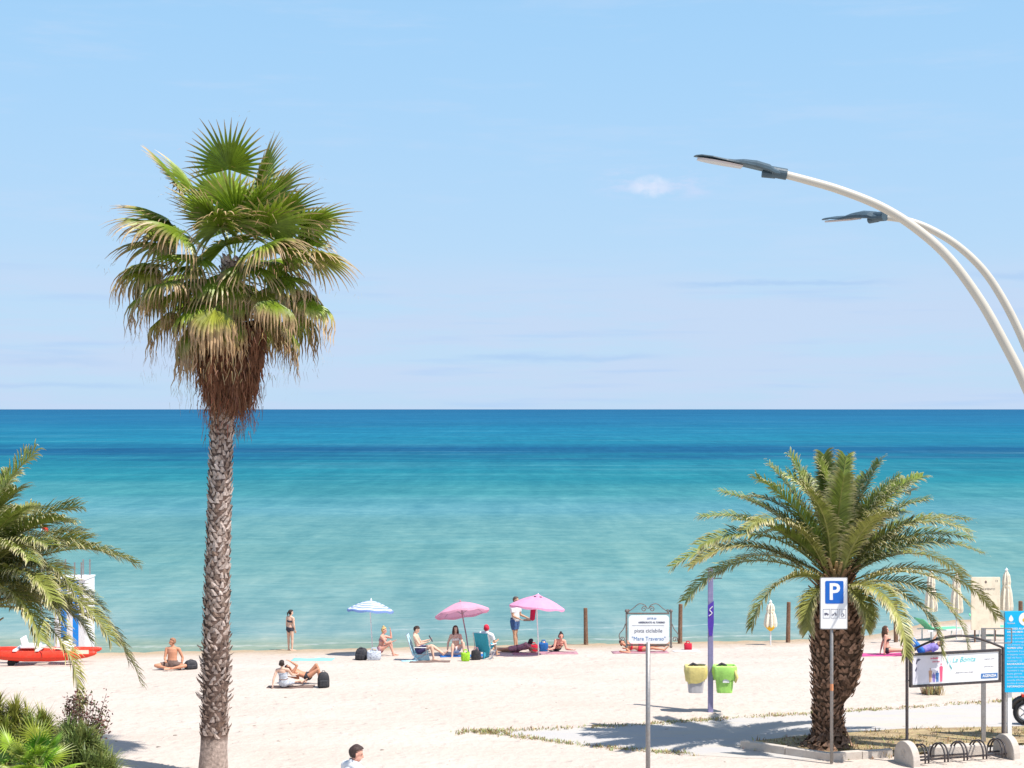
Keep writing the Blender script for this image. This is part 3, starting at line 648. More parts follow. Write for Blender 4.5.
def spiky(name, px, py_top, d, wpx, dpt, n, cols, label, seed, llen=(.25, .55)):
    rr = random.Random(seed); P = Vector(((px - CX) / F * d, d, 0)); P.z = hgt(P.x, d); top_ = H0 - (py_top - HOR) / F * d - P.z; root = empty(name, P, 0, label, 'shrub')
    mb = MB(); W = wpx / 2 / F * d; K = 60
    heads = []
    for _ in range(K):
        a = rr.uniform(0, 6.283); r_ = math.sqrt(rr.random()); x, y = W * r_ * math.cos(a), dpt * r_ * math.sin(a); z = top_ * (1 - .55 * r_ ** 2.2) * rr.uniform(.72, 1.0) - .25; heads.append((x, y, z, rr.choice(cols)))
    for x, y, z, c_ in heads:
        for _ in range(n // K):
            az = rr.uniform(0, 6.283); el = R(rr.uniform(-15, 88)); l_ = rr.uniform(*llen); d_ = Vector((math.cos(el) * math.cos(az), math.cos(el) * math.sin(az), math.sin(el))); p = Vector((x, y, z - rr.uniform(0, .25))); sd = d_.cross(UP)
            if sd.length < .05: sd = Vector((1, 0, 0))
            sd.normalize(); v = rr.uniform(.6, 1.35); w_ = rr.uniform(.007, .014); mb.col = tuple(q * v for q in c_); m_ = p + d_ * l_ * .6; e = m_ + rot_toward(d_, -UP, .35) * l_ * .4
            i0 = [mb.vert(p - sd * w_), mb.vert(p + sd * w_), mb.vert(m_ + sd * w_), mb.vert(m_ - sd * w_)]; mb.col = tuple(q * v * 1.3 for q in c_); mb.face(i0); mb.face((i0[3], i0[2], mb.vert(e)))
    mb.build('foliage', M['leaf'], root, fix=False)
    mb = MB(); mb.col = (.16, .11, .07)
    for x, y, z, _ in heads: mb.tube([(x * .25, y * .25, -.2), (x * .7, y * .7, z * .5), (x, y, z - .1)], [.03, .022, .012], 5)
    mb.build('stem', M['bark'], root)
YG = [(.25, .29, .05), (.28, .28, .06), (.17, .24, .04), (.22, .22, .07)]
spiky('spiky_shrub', 14, 684, 30.0, 110, .8, 11000, YG, 'yellow green spiky shrub behind the dwarf fan palm', 41)
spiky('spiky_shrub', 78, 714, 29.0, 72, .6, 7000, [(.18, .24, .07), (.26, .28, .08), (.14, .19, .05)], 'grey green spiky shrub below the dark red-leaved one', 42)
P = Vector(((76 - CX) / F * 30.6, 30.6, 0)); P.z = hgt(P.x, P.y); top_ = H0 - (683 - HOR) / F * 30.6 - P.z
root = empty('red_leaf_shrub', P, 0, 'dark reddish shrub with small oval leaves below the palm fronds', 'shrub')
ml = MB(); ms_ = MB(); rr = random.Random(44); ms_.col = (.2, .12, .09)
for i in range(70):
    a = rr.uniform(0, 6.283); r_ = math.sqrt(rr.random()); W = .56; e = Vector((W * r_ * math.cos(a) + .05, .45 * r_ * math.sin(a), top_ * (1 - .33 * r_ ** 2) * rr.uniform(.7, 1.02)))
    if i < 6: e = Vector((rr.uniform(.45, .62), rr.uniform(-.3, .3), top_ * rr.uniform(.68, .93)))
    m_ = Vector((e.x * .45, e.y * .45, e.z * .5)); ms_.tube([(e.x * .1, e.y * .1, -.2), m_, e], [.02, .012, .004], 5)
    for _ in range(34):
        u = 1 - .5 * rr.random() ** 1.6; p = m_.lerp(e, u * 2 - 1 if u > .5 else 0) + Vector((rr.gauss(0, .05), rr.gauss(0, .05), rr.gauss(0, .04)))
        d_ = Vector((rr.gauss(0, 1), rr.gauss(0, 1), rr.uniform(-.2, 1.3))).normalized(); sd = d_.cross(Vector((rr.gauss(0, 1), rr.gauss(0, 1), rr.gauss(0, 1)))).normalized(); l_ = rr.uniform(.05, .085); v = rr.uniform(.6, 1.4)
        ml.col = tuple(q * v for q in rr.choice([(.11, .035, .03), (.16, .05, .045), (.07, .07, .025), (.09, .1, .03), (.2, .1, .08)]))
        ml.face([ml.vert(p), ml.vert(p + d_ * l_ * .5 + sd * l_ * .26), ml.vert(p + d_ * l_), ml.vert(p + d_ * l_ * .5 - sd * l_ * .26)])
ml.build('foliage', M['leaf'], root, fix=False); ms_.build('stem', M['bark'], root)
# ------------------------------------------------------------------ street lamps
def catmull(pts, n=6):
    P = [Vector(p) for p in pts]; P = [P[0] * 2 - P[1]] + P + [P[-1] * 2 - P[-2]]; o = []
    for i in range(1, len(P) - 2):
        for k_ in range(n):
            t_ = k_ / n; a, b, c_, d = P[i - 1:i + 3]
            o.append(.5 * ((2 * b) + (c_ - a) * t_ + (2 * a - 5 * b + 4 * c_ - d) * t_ * t_ + (3 * b - a - 3 * c_ + d) * t_ ** 3))
    o.append(P[-2]); return o
def lamp(px, d, hdir, roll, label, r0, r1):
    base = atd(px[-1][0], 1000, d); base.z = 1.75
    root = empty('street_lamp', base, 0, label, 'street lamp', 'curved street lamps')
    pts = [atd(x, y, d) - base for x, y in px[:-1]]; pts.append(Vector((0, 0, 2.2))); pts.append(Vector((0, 0, 0)))
    cp = catmull(pts, 7); n = len(cp)
    mb = MB(); mb.tube(cp, [r0 + (r1 - r0) * (i / n) ** .8 for i in range(n)], 20); mb.build('pole', M['lamp_white'], root, smooth=True)
    mb = MB(); mb.lathe([(.2, 0), (.2, .03), (r1 + .03, .05), (r1 + .02, .5), (r1 + .004, .52)], 20); mb.build('base_collar', M['lamp_dark'], root)
    ax = Vector(hdir).normalized(); sd = ax.cross(UP).normalized(); sd = Quaternion(ax, roll) @ sd; nn = sd.cross(ax)
    if nn.z < 0: nn = -nn; sd = -sd
    hp = cp[0]
    head = MB()
    secs = [(-.03, .045, .045, .0), (.05, .10, .06, .0), (.10, .12, .075, .02), (.22, .145, .08, .03), (.34, .155, .06, .03), (.42, .16, .038, .022), (.50, .17, .026, .02), (.62, .165, .024, .026), (.72, .14, .02, .024), (.77, .09, .012, .016), (.785, .05, .006, .01)]
    rings = []
    for x, hw, th, up in secs:
        c_ = hp + ax * x + nn * up; ring = []
        for sx, sz in ((-1, -.35), (-.96, .3), (-.6, .8), (0, 1), (.6, .8), (.96, .3), (1, -.35), (.85, -.6), (0, -.62), (-.85, -.6)): ring.append(head.vert(c_ + sd * sx * hw * .85 + nn * sz * th * .58))
        rings.append(ring)
    for a, b in zip(rings, rings[1:]):
        for q in range(10): head.face((a[q], a[(q + 1) % 10], b[(q + 1) % 10], b[q]))
    head.face(rings[0]); head.face(rings[-1])
    ho = bevel(head.build('lamp_head', M['lamp_dark'], root), .004)
    l_ = MB(); poly = [(.34, .085), (.50, .12), (.62, .118), (.71, .09), (.75, .05)]; z_ = -.022
    up_ = [hp + ax * x + sd * w_ + nn * (z_ + .024) for x, w_ in poly] + [hp + ax * x - sd * w_ + nn * (z_ + .024) for x, w_ in reversed(poly)]
    lo = [p - nn * .018 for p in up_]; a = [l_.vert(p) for p in up_]; b = [l_.vert(p) for p in lo]; l_.face(a); l_.face(b[::-1])
    for q in range(len(a)): l_.face((a[q], a[(q + 1) % len(a)], b[(q + 1) % len(a)], b[q]))
    l_.build('lens', M['lens'], ho)
    j = MB(); j.tube([hp - ax * .07, hp + ax * .07], .052, 16); j.tube([hp + ax * .03 - nn * .02, hp + ax * .15 - nn * .03], .038, 12); j.build('joint', M['lamp_dark'], ho, smooth=False)
lamp([(779, 173), (806, 180), (840, 190), (880, 206), (914, 227), (948, 257), (980, 300), (1006, 346), (1024, 382), (1046, 436), (1062, 500), (1070, 580), (1074, 700)], 14.5, (-80, 2, 15), R(-3), 'nearer cream street lamp whose curved arm reaches farther left', .035, .051)
lamp([(880, 216.5), (905, 220), (930, 229), (958, 246), (984, 271), (1005, 303), (1024, 342), (1040, 384), (1052, 440), (1060, 520), (1064, 640), (1066, 760)], 17.0, (-44, 62, 3), R(-9), 'farther cream street lamp with the shorter arm behind the first', .035, .051)

# ------------------------------------------------------------------ lettering
def text(s_, size, m, parent, loc, name='lettering', align='CENTER', sx=1.0, shear=0, rot=(R(90), 0, 0), ex=.001, bold=0):
    cu = bpy.data.curves.new(name, 'FONT'); cu.body = s_; cu.size = size; cu.align_x = align; cu.align_y = 'CENTER'; cu.extrude = ex; cu.shear = shear; cu.offset = bold; cu.resolution_u = 3
    tmp = bpy.data.objects.new('tmp', cu); C.objects.link(tmp); dg = bpy.context.evaluated_depsgraph_get(); me = bpy.data.meshes.new_from_object(tmp.evaluated_get(dg)); bpy.data.objects.remove(tmp); bpy.data.curves.remove(cu)
    me.materials.clear(); me.materials.append(m); o = bpy.data.objects.new(name, me); C.objects.link(o); o.parent = parent; o.location = loc; o.rotation_euler = rot; o.scale = (sx, 1, 1); return o
def rrect(x0, z0, x1, z1, r, n=4):
    o = []
    for cx_, cz_, a0 in ((x1 - r, z1 - r, 0), (x0 + r, z1 - r, 90), (x0 + r, z0 + r, 180), (x1 - r, z0 + r, 270)):
        for k_ in range(n + 1): a = R(a0 + 90 * k_ / n); o.append((cx_ + r * math.cos(a), cz_ + r * math.sin(a)))
    return o
def plate(name, poly, y0, y1, m, parent, bv=0):
    mb = MB(); mb.prism(poly, y0, y1); o = mb.build(name, m, parent)
    if bv: bevel(o, bv)
    return o
# --- white sign in a wrought iron frame
d = 31.0; B = atd(648, 800, d); B.z = hgt(B.x, d); s = d / F
root = empty('street_sign', B, 0, 'white bilingual-style notice board in a curly iron frame on a tall pole', 'sign')
root['label'] = 'white lettered notice board in a curly wrought iron frame on a tall pole'
Z_ = lambda py: H0 - (py - HOR) * s - B.z
X_ = lambda px: (px - 648) * s
mb = MB(); mb.tube([(0, 0, -.3), (0, 0, Z_(642))], .045, 14); mb.build('pole', M['steel'], root, smooth=True)
mb = MB()
x0, x1, z0, z1 = X_(626.5), X_(671), Z_(645), Z_(613.5)
for x in (x0, x1): mb.box((x, 0, (z0 + z1) / 2), (.035, .03, z1 - z0 + .1))
mb.box((0, 0, z1), (x1 - x0 - .036, .03, .03)); mb.box((0, 0, z0), (x1 - x0 - .036, .03, .03))
def scroll(c_, r_, turns, a0, sg, rad=.009, tail=None):
    p = []
    for i in range(22):
        u = i / 21; a = a0 + sg * turns * 6.283 * u; q = r_ * (1 - .8 * u); p.append((c_[0] + q * math.cos(a), 0, c_[1] + q * math.sin(a)))
    if tail: p = [(*t_[:1], 0, t_[1]) for t_ in tail] + p
    mb.tube(p, rad, 6)
for sg in (-1, 1):
    A0 = R(0) if sg < 0 else R(180)
    tail = catmull([(sg * .40, 0, z1 + .03), (sg * .30, 0, z1 + .09), (sg * .18, 0, z1 + .185), (sg * .07, 0, z1 + .17), (sg * .012, 0, z1 + .1)], 5)
    scroll((sg * .075, z1 + .085), .06, 1.4, A0, -sg if sg > 0 else 1, tail=[(p.x, p.z) for p in tail])
    scroll((sg * .385, z1 + .045), .035, 1.3, A0, 1 if sg < 0 else -1); xe = x0 if sg < 0 else x1
    mb.ell((xe, 0, z1 + .05), .035, 10); mb.ell((xe, 0, z0 - .03), .03, 10)
    side = catmull([(xe + sg * .02, 0, z1 - .2), (xe + sg * .06, 0, z1 - .3), (xe + sg * .14, 0, z0 + .2), (xe + sg * .12, 0, z0 + .08)], 5)
    mb.tube(side, .009, 6); scroll((xe + sg * .075, z0 + .11), .05, 1.3, A0 + R(180), sg)
mb.build('iron_frame', M['wrought'], root)
bd = plate('board', rrect(x0 + .04, z0 + .03, x1 - .04, z1 - .035, .06), -.03, -.005, M['white'], root, .003)
zc_ = lambda py: Z_(py)
text('CITTÀ DI', .045, M['blueink'], bd, (X_(651.5), -.032, zc_(618.5)), bold=.001)
text('ASSESSORATO AL TURISMO', .045, M['ink'], bd, (X_(651.5), -.032, zc_(622.3)), bold=.002, sx=.92)
text('pista ciclabile', .105, M['ink'], bd, (X_(648.3), -.032, zc_(630.6)), sx=.98)
text('"Mare Traverso"', .105, M['blueink'], bd, (X_(648.6), -.032, zc_(638.6)), sx=.93)
mb = MB(); mb.box((X_(648), -.032, zc_(625.3)), (.62, .002, .004)); mb.build('rule_line', M['ink'], bd)

# --- parking sign
B = gp(832, 759, z=.12); s = B.y / F; root = empty('parking_sign', B, 0, 'blue and white parking sign on a grey pole in front of the stocky palm', 'sign')
Z_ = lambda py: (759 - py) * s
X_ = lambda px: (px - 832) * s
mb = MB(); mb.tube([(0, .04, -.1), (0, .04, Z_(580))], .038, 14); mb.build('pole', M['steel'], root, smooth=True)
for q in (589, 618): mb = MB(); mb.box((0, .02, Z_(q)), (.16, .02, .05)); mb.build('bracket', M['steel'], root)
bd = plate('board', rrect(X_(819.8), Z_(629.3), X_(847.6), Z_(577.2), .03), -.02, .005, M['steel'], root, .003)
plate('face', rrect(X_(820.6), Z_(628.4), X_(846.8), Z_(578), .025), -.024, -.0205, M['white'], bd)
plate('blue_panel', rrect(X_(825), Z_(603.5), X_(843.3), Z_(580.8), .03), -.028, -.0245, M['sign_blue'], bd)
text('P', .52, M['white'], bd, (X_(834.0), -.030, Z_(592.3)), bold=.012, sx=.95)
for i, cx_ in enumerate((826.3, 834.2, 842.3)):
    mb = MB(); x = X_(cx_); z = Z_(613.5); y = -.026
    for a, b, c_, e in ((-.075, -.10, .15, .006), (-.075, .10, .15, .006)): mb.box((x, y, z + b), (c_, .002, e))
    for a in (-.075, .075): mb.box((x + a, y, z), (.006, .002, .194))
    if i == 0:   # lorry
        mb.box((x - .012, y, z - .005), (.07, .002, .045)); mb.box((x + .038, y, z - .014), (.022, .002, .028)); mb.prism([(x - .03 + .011 * math.cos(q), z - .034 + .011 * math.sin(q)) for q in np.linspace(0, 5.6, 8)], y - .001, y + .001); mb.prism([(x + .03 + .011 * math.cos(q), z - .034 + .011 * math.sin(q)) for q in np.linspace(0, 5.6, 8)], y - .001, y + .001)
    elif i == 1:  # motorcycle
        for q in (-.035, .035): mb.tube([(x + q + .02 * math.cos(v), y, z - .025 + .02 * math.sin(v)) for v in np.linspace(0, 5.8, 12)], .004, 4, closed=True)
        mb.tube([(x - .035, y, z - .025), (x, y, z), (x + .02, y, z + .02), (x + .035, y, z - .025)], .007, 4); mb.tube([(x + .02, y, z + .02), (x + .008, y, z + .035)], .005, 4)
    else:         # wheelchair
        mb.tube([(x + .03 * math.cos(v), y, z - .03 + .03 * math.sin(v)) for v in np.linspace(1.9, 6.4, 12)], .006, 4); mb.tube([(x - .01, y, z + .04), (x - .005, y, z), (x + .025, y, z - .002), (x + .04, y, z - .045)], .007, 4); mb.ell((x - .012, y, z + .058), (.011, .002, .011), 8)
    mb.build('pictogram', M['ink'], bd)
mb = MB(); mb.lathe([(.0395, Z_(691)), (.0395, Z_(684))], 14, c=(0, .04, 0)); mb.build('sticker', mat('faded orange sticker', (.6, .25, .12), .6), root)

# ------------------------------------------------------------------ planter
pl = [gp(*p, z=0) for p in ((740, 748.5), (831.5, 761.5), (893, 757))]
A_, B_, C_ = pl
back = [gp(*p, z=0) for p in ((1090, 741), (1090, 727), (900, 731), (800, 738), (756, 743))]
front2 = [gp(*p, z=0) for p in ((932, 754), (984, 748))]
poly = [A_, B_, C_] + front2 + back
bm = bmesh.new(); vs = []
for a, b in zip(poly, poly[1:] + poly[:1]):
    n = max(1, int((b - a).length / .4))
    for i in range(n): q = a.lerp(b, i / n); vs.append(bm.verts.new((q.x, q.y, .06)))
f = bm.faces.new(vs); r = bmesh.ops.triangulate(bm, faces=[f]); me = bpy.data.meshes.new('planter_soil'); bm.to_mesh(me); bm.free(); me.materials.append(M['soil'])
if me.polygons[0].normal.z < 0: me.flip_normals()
o = bpy.data.objects.new('planter_soil', me); C.objects.link(o); tag(o, 'dry soil and grass inside the concrete planter', kind='structure')
root = empty('planter_kerb', A_, 0, 'pale concrete planter kerb around the stocky palm', 'kerb')
for a, b in ((A_, B_), (B_, C_)):
    dr = (b - a); n = max(1, round(dr.length / 1.0)); u = dr.normalized(); nn_ = Vector((-u.y, u.x, 0))
    for i in range(n):
        p, q = a + dr * (i / n) + u * .006, a + dr * ((i + 1) / n) - u * .006; c_ = (p + q) / 2 - A_
        mb = MB(); mb.box((0, 0, .03), ((q - p).length, .16, .30)); o = bevel(mb.build('kerb_stone', M['concrete'], root), .012); o.location = c_ + nn_ * .08 + Vector((0, 0, random.Random(i).uniform(-.008, .008))); o.rotation_euler.z = math.atan2(u.y, u.x)
root = empty('concrete_block', (gp(958, 757, z=0)), R(12), 'long low concrete block behind the hoops of the bicycle rack', 'block')
mb = MB(); mb.box((0, 0, .13), (1.35, .3, .3), taper=.97); bevel(mb.build('block', M['concrete'], root), .02)
rr = random.Random(77); sp = []
def inside(x, y):
    c_ = False
    for a, b in zip(poly, poly[1:] + poly[:1]):
        if (a.y > y) != (b.y > y) and x < (b.x - a.x) * (y - a.y) / (b.y - a.y) + a.x: c_ = not c_
    return c_
xs_ = [p.x for p in poly]; ys_ = [p.y for p in poly]
while len(sp) < 750:
    x, y = rr.uniform(min(xs_), max(xs_)), rr.uniform(min(ys_), max(ys_))
    if inside(x, y) and noise.noise(Vector((x * .8, y * .8, 2))) > rr.uniform(-.5, .25): sp.append((x, y, rr.uniform(.5, 1.3)))
tufts('planter_grass', sp, 'dry yellow grass growing in the planter around the palm', .06, .17, [(.42, .34, .14), (.36, .27, .12), (.5, .4, .2), (.3, .2, .1), (.22, .15, .08)], 4, 8, .14)
sp = [(gp(930, 694, z=0).x + rr.gauss(0, .18), gp(930, 694, z=0).y + rr.gauss(0, .1), 1) for _ in range(26)]
tufts('dry_grass_tuft', sp, 'dry yellow grass tuft on the sand behind the advertising panel', .2, .5, [(.5, .42, .22), (.55, .45, .28)], 5, 7, .05)['category'] = 'grass'

# ------------------------------------------------------------------ bicycle rack with advertising frame
yaw = R(17.5); B = gp(907, 764, z=0); s = B.y / F; root = empty('bicycle_rack', B, yaw, 'bicycle rack with white concrete ends and an arched advertising frame', 'bicycle rack')
Lr = 2.60
def endslab(x):
    mb = MB(); o = []
    for k_ in range(19):
        a = math.pi * k_ / 18; o.append((.42 * math.cos(a), .02 + .50 * max(0, math.sin(a)) ** .75))
    o = [(.46, -.06)] + o + [(-.46, -.06)]
    mb.prism(o, x - .09, x + .09, plane='yz'); ob = bevel(mb.build('concrete_end', M['concrete'], root), .02)
    e = MB()
    for q in (.10, .06): e.tube([(x - .093, q * math.cos(v), .24 + q * math.sin(v)) for v in np.linspace(0, 5.98, 20)], .006, 5, closed=True)
    e.box((x - .093, 0, .24), (.006, .012, .09)); e.box((x - .0935, 0, .24), (.006, .07, .012)); e.build('emblem', M['concrete'], ob)
    return ob
endslab(0); endslab(Lr)
mb = MB()
for y in (-.14, .14): mb.box((Lr / 2, y, .10), (Lr - .18, .035, .035))
mb.build('rail', M['iron'], root)
for i in range(5):
    mb = MB(); x = .27 + i * .50
    for dx_ in (0, .085): mb.tube([(x + dx_ + .03 * math.sin(math.pi * k_ / 14), .30 * math.cos(math.pi * k_ / 14) - .02, .06 + .36 * math.sin(math.pi * k_ / 14) ** .8) for k_ in range(15)], .02, 8)
    mb.build('hoop', M['iron'], root, smooth=True)
fr_ = MB(); yb = .10; zt = 2.50; x0, x1 = .06, Lr - .02
for x in (x0, x1): fr_.box((x, yb, zt / 2 + .2), (.05, .05, zt - .4))
arch = [(x0 + (x1 - x0) * k_ / 20, yb, zt - .01 + .33 * math.sin(math.pi * k_ / 20)) for k_ in range(21)]
fr_.tube(arch, .026, 8)
for x, sg in ((x0, 1), (x1, -1)):
    for z in (1.86, 2.34): fr_.box((x + sg * .045, yb, z), (.05, .02, .02))
fr_.build('frame', M['iron'], root)
px0, px1, pz0, pz1 = x0 + .07, x1 - .07, 1.70, 2.47
mb = MB(); q = .055
mb.box(((px0 + px1) / 2, yb, pz1 - q / 2), (px1 - px0, .07, q)); mb.box(((px0 + px1) / 2, yb, pz0 + q / 2), (px1 - px0, .07, q))
for x in (px0 + q / 2, px1 - q / 2): mb.box((x, yb, (pz0 + pz1) / 2), (q, .07, pz1 - pz0 - 2 * q - .002))
pan = mb.build('advertising_panel', M['iron'], root)
mb = MB(); mb.box(((px0 + px1) / 2, yb, (pz0 + pz1) / 2), (px1 - px0 - 2 * q - .002, .03, pz1 - pz0 - 2 * q - .002)); mb.build('poster', M['white'], pan)
yf = yb - .018; W_ = px1 - px0 - 2 * q; xa = px0 + q; za = pz0 + q; Hh = pz1 - pz0 - 2 * q
U = lambda u: xa + W_ * u
V = lambda v: za + Hh * v
mb = MB(); mb.prism([(U(.005), V(.03)), (U(.34), V(.03)), (U(.34), V(.97)), (U(.005), V(.97))], yf, yf + .002); mb.build('poster_picture', mat('pale lilac print', (.68, .66, .72), .6, .08, 5), pan)
yf -= .003
mb = MB()   # sketched head: hair sweep
mb.prism([(U(.04), V(.72)), (U(.05), V(.86)), (U(.075), V(.90)), (U(.095), V(.86)), (U(.085), V(.83)), (U(.062), V(.80)), (U(.05), V(.70))], yf, yf + .002); mb.prism([(U(.03), V(.50)), (U(.05), V(.62)), (U(.055), V(.55)), (U(.042), V(.44))], yf, yf + .002)
mb.build('printed_head', M['ink'], pan)
def fig(u, h, m):
    mb = MB(); mb.prism([(U(u - .012), V(.06)), (U(u - .016), V(.06 + h * .55)), (U(u - .02), V(.06 + h * .85)), (U(u), V(.06 + h * .92)), (U(u + .02), V(.06 + h * .85)), (U(u + .016), V(.06 + h * .5)), (U(u + .014), V(.06)), (U(u + .002), V(.06)), (U(u), V(.06 + h * .4)), (U(u - .003), V(.06))], yf, yf + .002)
    mb.prism([(U(u) + .016 * math.cos(a), V(.06 + h * 1.0) + .02 * math.sin(a)) for a in np.linspace(0, 5.5, 8)], yf, yf + .002); mb.build('printed_figure', m, pan)
fig(.205, .46, mat('printed tan ink', (.5, .3, .2), .6)); fig(.245, .3, M['lilac']); fig(.285, .36, M['blueink']); fig(.33, .6, M['pinkink'])
text('La Bonita', .052, M['pinkink'], pan, (U(.25), yf, V(.88)), bold=.002, shear=.2); text('moda mare', .042, M['pinkink'], pan, (U(.27), yf, V(.76)), bold=.001)
text('La Bonita', .17, M['cyanink'], pan, (U(.59), yf, V(.78)), shear=.35, sx=.95)
mb = MB(); mb.tube(catmull([(U(.415), yf, V(.94)), (U(.395), yf, V(.82)), (U(.41), yf, V(.70)), (U(.405), yf, V(.62))], 5), [.004] * 5 + [.012] * 6 + [.004] * 5, 5); mb.tube(catmull([(U(.44), yf, V(.78)), (U(.43), yf, V(.62)), (U(.45), yf, V(.5)), (U(.435), yf, V(.4))], 5), [.004] * 5 + [.012] * 6 + [.004] * 5, 5); mb.build('leaf_logo', M['cyanink'], pan)
text('abbigliamento e costumi da bagno', .037, M['ink'], pan, (U(.60), yf, V(.34)), sx=.95); text('lungomare centro', .040, M['ink'], pan, (U(.89), yf, V(.76)), sx=.95); text('aperto tutti i giorni', .037, M['ink'], pan, (U(.885), yf, V(.50)), sx=.9)
mb = MB(); mb.prism(rrect(U(.79), V(.08), U(.985), V(.26), .01), yf, yf + .002); mb.build('blue_label', M['blueink'], pan)
text('AGENZIA', .085, M['white'], pan, (U(.888), yf - .003, V(.17)), bold=.002)

# --- galvanised post with a thin rectangular frame behind the panel
B = gp(983.5, 744, z=0); s = B.y / F; root = empty('metal_post', B, 0, 'thin galvanised post with an empty rectangular frame behind the advertising panel', 'post')
mb = MB(); mb.box((0, 0, (744 - 628) * s / 2 - .1), (.10, .06, (744 - 628) * s + .2)); mb.build('post', M['steel'], root)
mb = MB(); z1, z0, x1 = (744 - 628.5) * s, (744 - 643) * s, .62
for z in (z0, z1): mb.box((x1 / 2 + .05, 0, z), (x1, .025, .022))
mb.box((x1 + .05, 0, (z0 + z1) / 2), (.022, .025, z1 - z0)); mb.box((.26, 0, (z0 + z1) / 2), (.022, .025, z1 - z0 - .02)); mb.build('frame', M['steel'], root)
# --- blue information board
B = gp(1030, 742, z=0); s = B.y / F; root = empty('information_board', B, R(4), 'bright blue beach information board cut off by the right edge', 'sign')
x0, x1 = (1004 - 1030) * s, (1056 - 1030) * s; z0, z1 = (742 - 692) * s, (742 - 611) * s
bd = plate('board', rrect(x0, z0, x1, z1, .02), -.02, .02, M['board_blue'], root, .004)
for x in (x0 + .10, x1 - .12): mb = MB(); mb.box((x + .04, .055, z1 / 2 - .1), (.10, .06, z1 + .1)); mb.build('post', M['white'], root)
mb = MB(); mb.box((x0 + .035, .05, z1 / 2 - .1), (.05, .05, z1 + .1)); mb.build('brace_post', M['steel'], root)
mb = MB(); xx = x0 + .15; zz = z1 - .19; mb.prism([(xx + (.055 if math.sin(a) < .3 else .05 * (1 - math.sin(a)) + .02) * math.cos(a), zz + (.055 if math.sin(a) < 0 else .1) * math.sin(a)) for a in np.linspace(0, 6, 16)], -.024, -.021); mb.build('emblem', M['white'], bd)
text('COMUNE', .045, M['white'], bd, (xx, -.023, z1 - .29))
mb = MB(); xx = x0 + .50; mb.prism([(xx + .16 * math.cos(a), zz + .16 * math.sin(a)) for a in np.linspace(0, 6.05, 28)], -.024, -.021); e_ = mb.build('round_badge', M['white'], bd)
mb = MB(); mb.prism([(xx + .02 + .09 * math.cos(a), zz - .02 + .06 * math.sin(a)) for a in np.linspace(0, 6.0, 18)], -.028, -.025); mb.build('badge_centre', M['yellow'], e_)
rr = random.Random(6); z = z1 - .42; bl = mat('printed pale blue ink', (.35, .62, .8), .6)
LINES = ['ACCESSO ALLA SPIAGGIA', 'ORARIO 08.00 - 20.00', 'vietato lasciare rifiuti', 'vietato accendere fuochi', 'vietato campeggiare', 'cani ammessi al guinzaglio', 'NUMERI UTILI', 'capitaneria di porto 1530', 'emergenza sanitaria 118', 'vigili del fuoco 115', 'carabinieri 112', 'BALNEAZIONE', 'acque non sorvegliate', 'rispettare la segnaletica', 'buona giornata', 'pulizia della spiaggia', 'raccolta differenziata', 'servizio di salvataggio', 'INFORMAZIONI']
for i, ln in enumerate(LINES):
    text(ln, .062, M['white'] if ln.isupper() else bl, bd, (x0 + .05, -.022, z), align='LEFT', bold=.001); z -= .077
# --- motorbike parked behind the information board
B = gp(1024, 725, z=0); root = empty('motorbike', B, R(-8), 'black motorbike parked behind the blue information board', 'motorbike')
def wheel(x):
    mb = MB(); mb.tube([(x + .27 * math.cos(a), 0, .32 + .27 * math.sin(a)) for a in np.linspace(0, 6.08, 30)], .055, 10, closed=True); w_ = mb.build('wheel', M['rubber'], root, smooth=True)
    mb = MB(); mb.tube([(x + .20 * math.cos(a), 0, .32 + .20 * math.sin(a)) for a in np.linspace(0, 6.08, 30)], .022, 8, closed=True); mb.tube([(x, -.07, .32), (x, .07, .32)], .05, 12)
    for k_ in range(5): a = k_ * 1.2566; mb.tube([(x, 0, .32), (x + .2 * math.cos(a), 0, .32 + .2 * math.sin(a))], .016, 6)
    mb.build('rim', M['chrome'], w_, smooth=True)
wheel(.05); wheel(1.42)
mb = MB(); mb.tube([(.02, 0, .68), (.25, 0, .66), (.55, 0, .62), (.9, 0, .66), (1.1, 0, .85), (1.2, 0, .95)], [(.07, .05), (.13, .12), (.15, .2), (.14, .2), (.12, .12), (.06, .08)], 12); mb.build('body', M['blackpaint'], root, smooth=True)
mb = MB(); mb.tube([(.05 + .36 * math.cos(a), 0, .32 + .36 * math.sin(a)) for a in np.linspace(.5, 2.9, 12)], [(.02, .09)] * 12, 8); mb.build('fender', M['blackpaint'], root, smooth=True)
mb = MB(); mb.tube([(.0, 0, .80), (.3, 0, .80), (.6, 0, .78), (.8, 0, .84)], [(.04, .1), (.06, .15), (.06, .15), (.04, .1)], 10); mb.build('seat', M['rubber'], root, smooth=True)
mb = MB(); mb.tube([(1.16, .08, .95), (1.42, .08, .32)], .028, 8); mb.tube([(1.16, -.08, .95), (1.42, -.08, .32)], .028, 8); mb.build('fork', M['chrome'], root)
mb = MB(); mb.tube([(1.02, -.36, 1.02), (1.1, -.2, 1.08), (1.14, 0, 1.0), (1.1, .2, 1.08), (1.02, .36, 1.02)], .016, 8); mb.build('handlebar', M['iron'], root)
mb = MB(); mb.box((-.04, 0, .75), (.05, .16, .07)); bevel(mb.build('tail_light', M['red'], root), .01)
mb = MB(); mb.tube([(.1, -.12, .3), (.6, -.13, .28), (.75, -.1, .35)], [.05, .045, .03], 10); mb.build('exhaust', M['chrome'], root, smooth=True)

